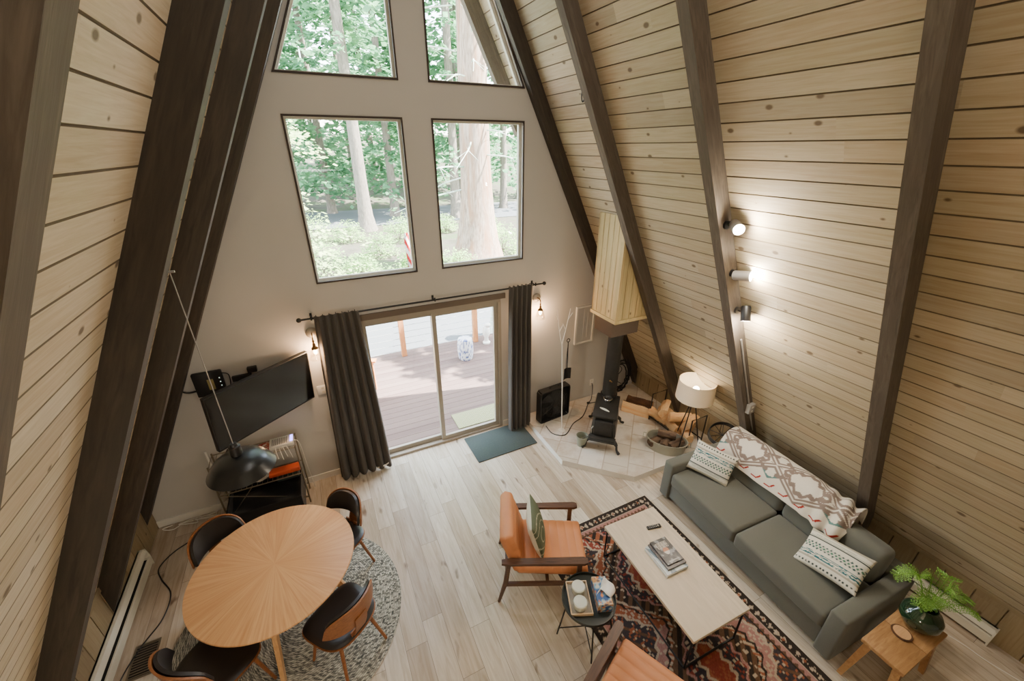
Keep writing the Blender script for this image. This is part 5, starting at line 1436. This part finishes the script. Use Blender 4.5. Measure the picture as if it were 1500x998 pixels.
shrub(3.5, 9.6, .95, 'bright leafy shrub at the foot of the massive cedar', 3); shrub(-1.0, 12.5, 1.1, 'leafy shrub far left behind the young fir', 4); shrub(6.9, 12.8, 1.1, 'leafy shrub right of the massive cedar', 5)
for i, (x, y, sc) in enumerate([(.3, 11.5, .7), (1.5, 14.5, .9), (3.0, 17.5, 1.0), (.6, 18.5, .9), (4.4, 20.0, 1.1), (7.6, 16.5, 1.0), (-1.0, 19.5, 1.1), (6.0, 19.0, .8), (2.3, 11.8, .6)]):
    shrub(x, y, sc, 'low green shrub scattered on the forest floor before the road', 20+i)
# striped flag on a pole
fl = thing('striped_flag', 'red and white striped flag outside the lower left window corner', 'flag', (.035, 1.55, 2.12))
bm = new(); grid(bm, lambda u, v: (.02+.10*u+.01*sin(v*6), .02*sin(u*5+v*4), .62*v), 12, 40)
def fcol(co): return lin((196, 40, 44)) if int((co.x*.8+co.z*.35)/.034) % 2 else lin((236, 232, 226))
obj('flag_cloth', bm, M['vcol'], fl, col=fcol)
bm = new(); tube(bm, [(-.03, -1.39, .35), (.10, .02, .66)], .010, 8); obj('flag_pole', bm, M['white'], fl)
# outer rafters carrying the roof overhang
for s, nm in ((1, 'trim_3'), (-1, 'trim_4')):
    W_, c_ = (WR, CR) if s > 0 else (WL, CL)
    bm = new(); prism(bm, [(s*(W_-.02-c_*4.02), 4.02), (s*(W_-.02-c_*7), 7), (s*(W_+OFF-c_*7), 7), (s*(W_+OFF-c_*4.02), 4.02)], .62, .71, 'y'); struct(nm, bm, M['beam_grey_r' if s > 0 else 'beam_grey_l'], smooth=False)

# ------------------------------------------------------------------ light
w = bpy.data.worlds.new('sky'); scene.world = w; w.use_nodes = True
nt = w.node_tree; bg = nt.nodes['Background']
sky = nt.nodes.new('ShaderNodeTexSky'); sky.sky_type = 'NISHITA'; sky.sun_disc = False
sky.sun_elevation = rad(52); sky.sun_rotation = rad(90); sky.air_density = 1.2; sky.dust_density = 1.5
mxw = nt.nodes.new('ShaderNodeMix'); mxw.data_type = 'RGBA'; mxw.inputs[0].default_value = .55; mxw.inputs[7].default_value = (.30, .31, .30, 1)
mlt = nt.nodes.new('ShaderNodeVectorMath'); mlt.operation = 'SCALE'; mlt.inputs[3].default_value = .10
nt.links.new(sky.outputs[0], mlt.inputs[0]); nt.links.new(mlt.outputs[0], mxw.inputs[6]); nt.links.new(mxw.outputs[2], bg.inputs[0]); bg.inputs[1].default_value = 30.0
def light(name, typ, loc, power, color=(1, 1, 1), rot=None, **kw):
    d = bpy.data.lights.new(name, typ); d.energy = power; d.color = color
    for k, v in kw.items(): setattr(d, k, v)
    o = bpy.data.objects.new(name, d); COL.objects.link(o); o.location = loc
    if rot: o.rotation_euler = rot
    return o
sd = Vector((-.93*.8, .37*.8, -1.0))
s_ = light('sun', 'SUN', (20, 5, 20), 60.0, (1, .96, .88), angle=rad(.6)); s_.rotation_euler = sd.to_track_quat('-Z', 'Y').to_euler()
# daylight portals in the openings
def portal(x0, x1, z0, z1, y):
    p = light('portal', 'AREA', ((x0+x1)/2, y, (z0+z1)/2), 1, shape='RECTANGLE', size=x1-x0, size_y=z1-z0); p.rotation_euler = (rad(-90), 0, 0)
    p.data.cycles.is_portal = True
for a in ((-B_, -A_), (A_, B_)):
    portal(a[0], a[1], Z1, Z2, .15); portal(a[0], a[1], Z3, ZT, .15)
portal(-DW, DW, 0, DH, .15)
WARM = (1, .80, .56)
for p in SPOTS: light('spot_glow', 'POINT', p, 36, (1, .88, .72), shadow_soft_size=.035)
for p in (S1, S2): light('sconce_glow', 'POINT', (p[0], p[1]-.0, p[2]+.004), 24, (1, .62, .36), shadow_soft_size=.042)
light('lamp_glow', 'POINT', (2.95, -1.66, hz+lz+.0), 22, (1, .82, .60), shadow_soft_size=.045)
# unseen upward fill lamps added over the loft behind the camera
for x, y, z, p in ((-.9, -6.6, 3.4, 46), (-.6, -5.4, 4.6, 18)):
    light('loft_fill', 'AREA', (x, y, z), p, (1, .96, .90), (pi, 0, 0), shape='DISK', size=1.2)
light('left_corner_fill', 'POINT', (-2.2, -5.6, 2.0), 66, (1, .88, .72), shadow_soft_size=.2)  # unseen fill added to brighten the dining and television corner
light('ridge_fill', 'AREA', (0, -3.0, 6.4), 26, (1, .96, .90), (0, 0, 0), shape='RECTANGLE', size=.25, size_y=2.5)  # unseen strip added under the ridge as general interior fill

# ------------------------------------------------------------------ camera
cam = bpy.data.cameras.new('camera'); co = bpy.data.objects.new('camera', cam); COL.objects.link(co)
cam.sensor_width = 36; cam.lens = 594.93/1500*36; cam.clip_start = .05; cam.clip_end = 300
wv = Vector((.4354, -.4466, -.1001)); Rw = Matrix.Rotation(wv.length, 3, wv.normalized())
R = Rw @ Matrix(((1, 0, 0), (0, 0, -1), (0, 1, 0)))
m = R.transposed() @ Matrix(((1, 0, 0), (0, -1, 0), (0, 0, -1)))
co.matrix_world = Matrix.Translation((-1.1945, -4.6661, 3.8795)) @ m.to_4x4()
scene.camera = co
scene.view_settings.view_transform = 'AgX'
scene.view_settings.look = 'None'
scene.view_settings.exposure = 0.55
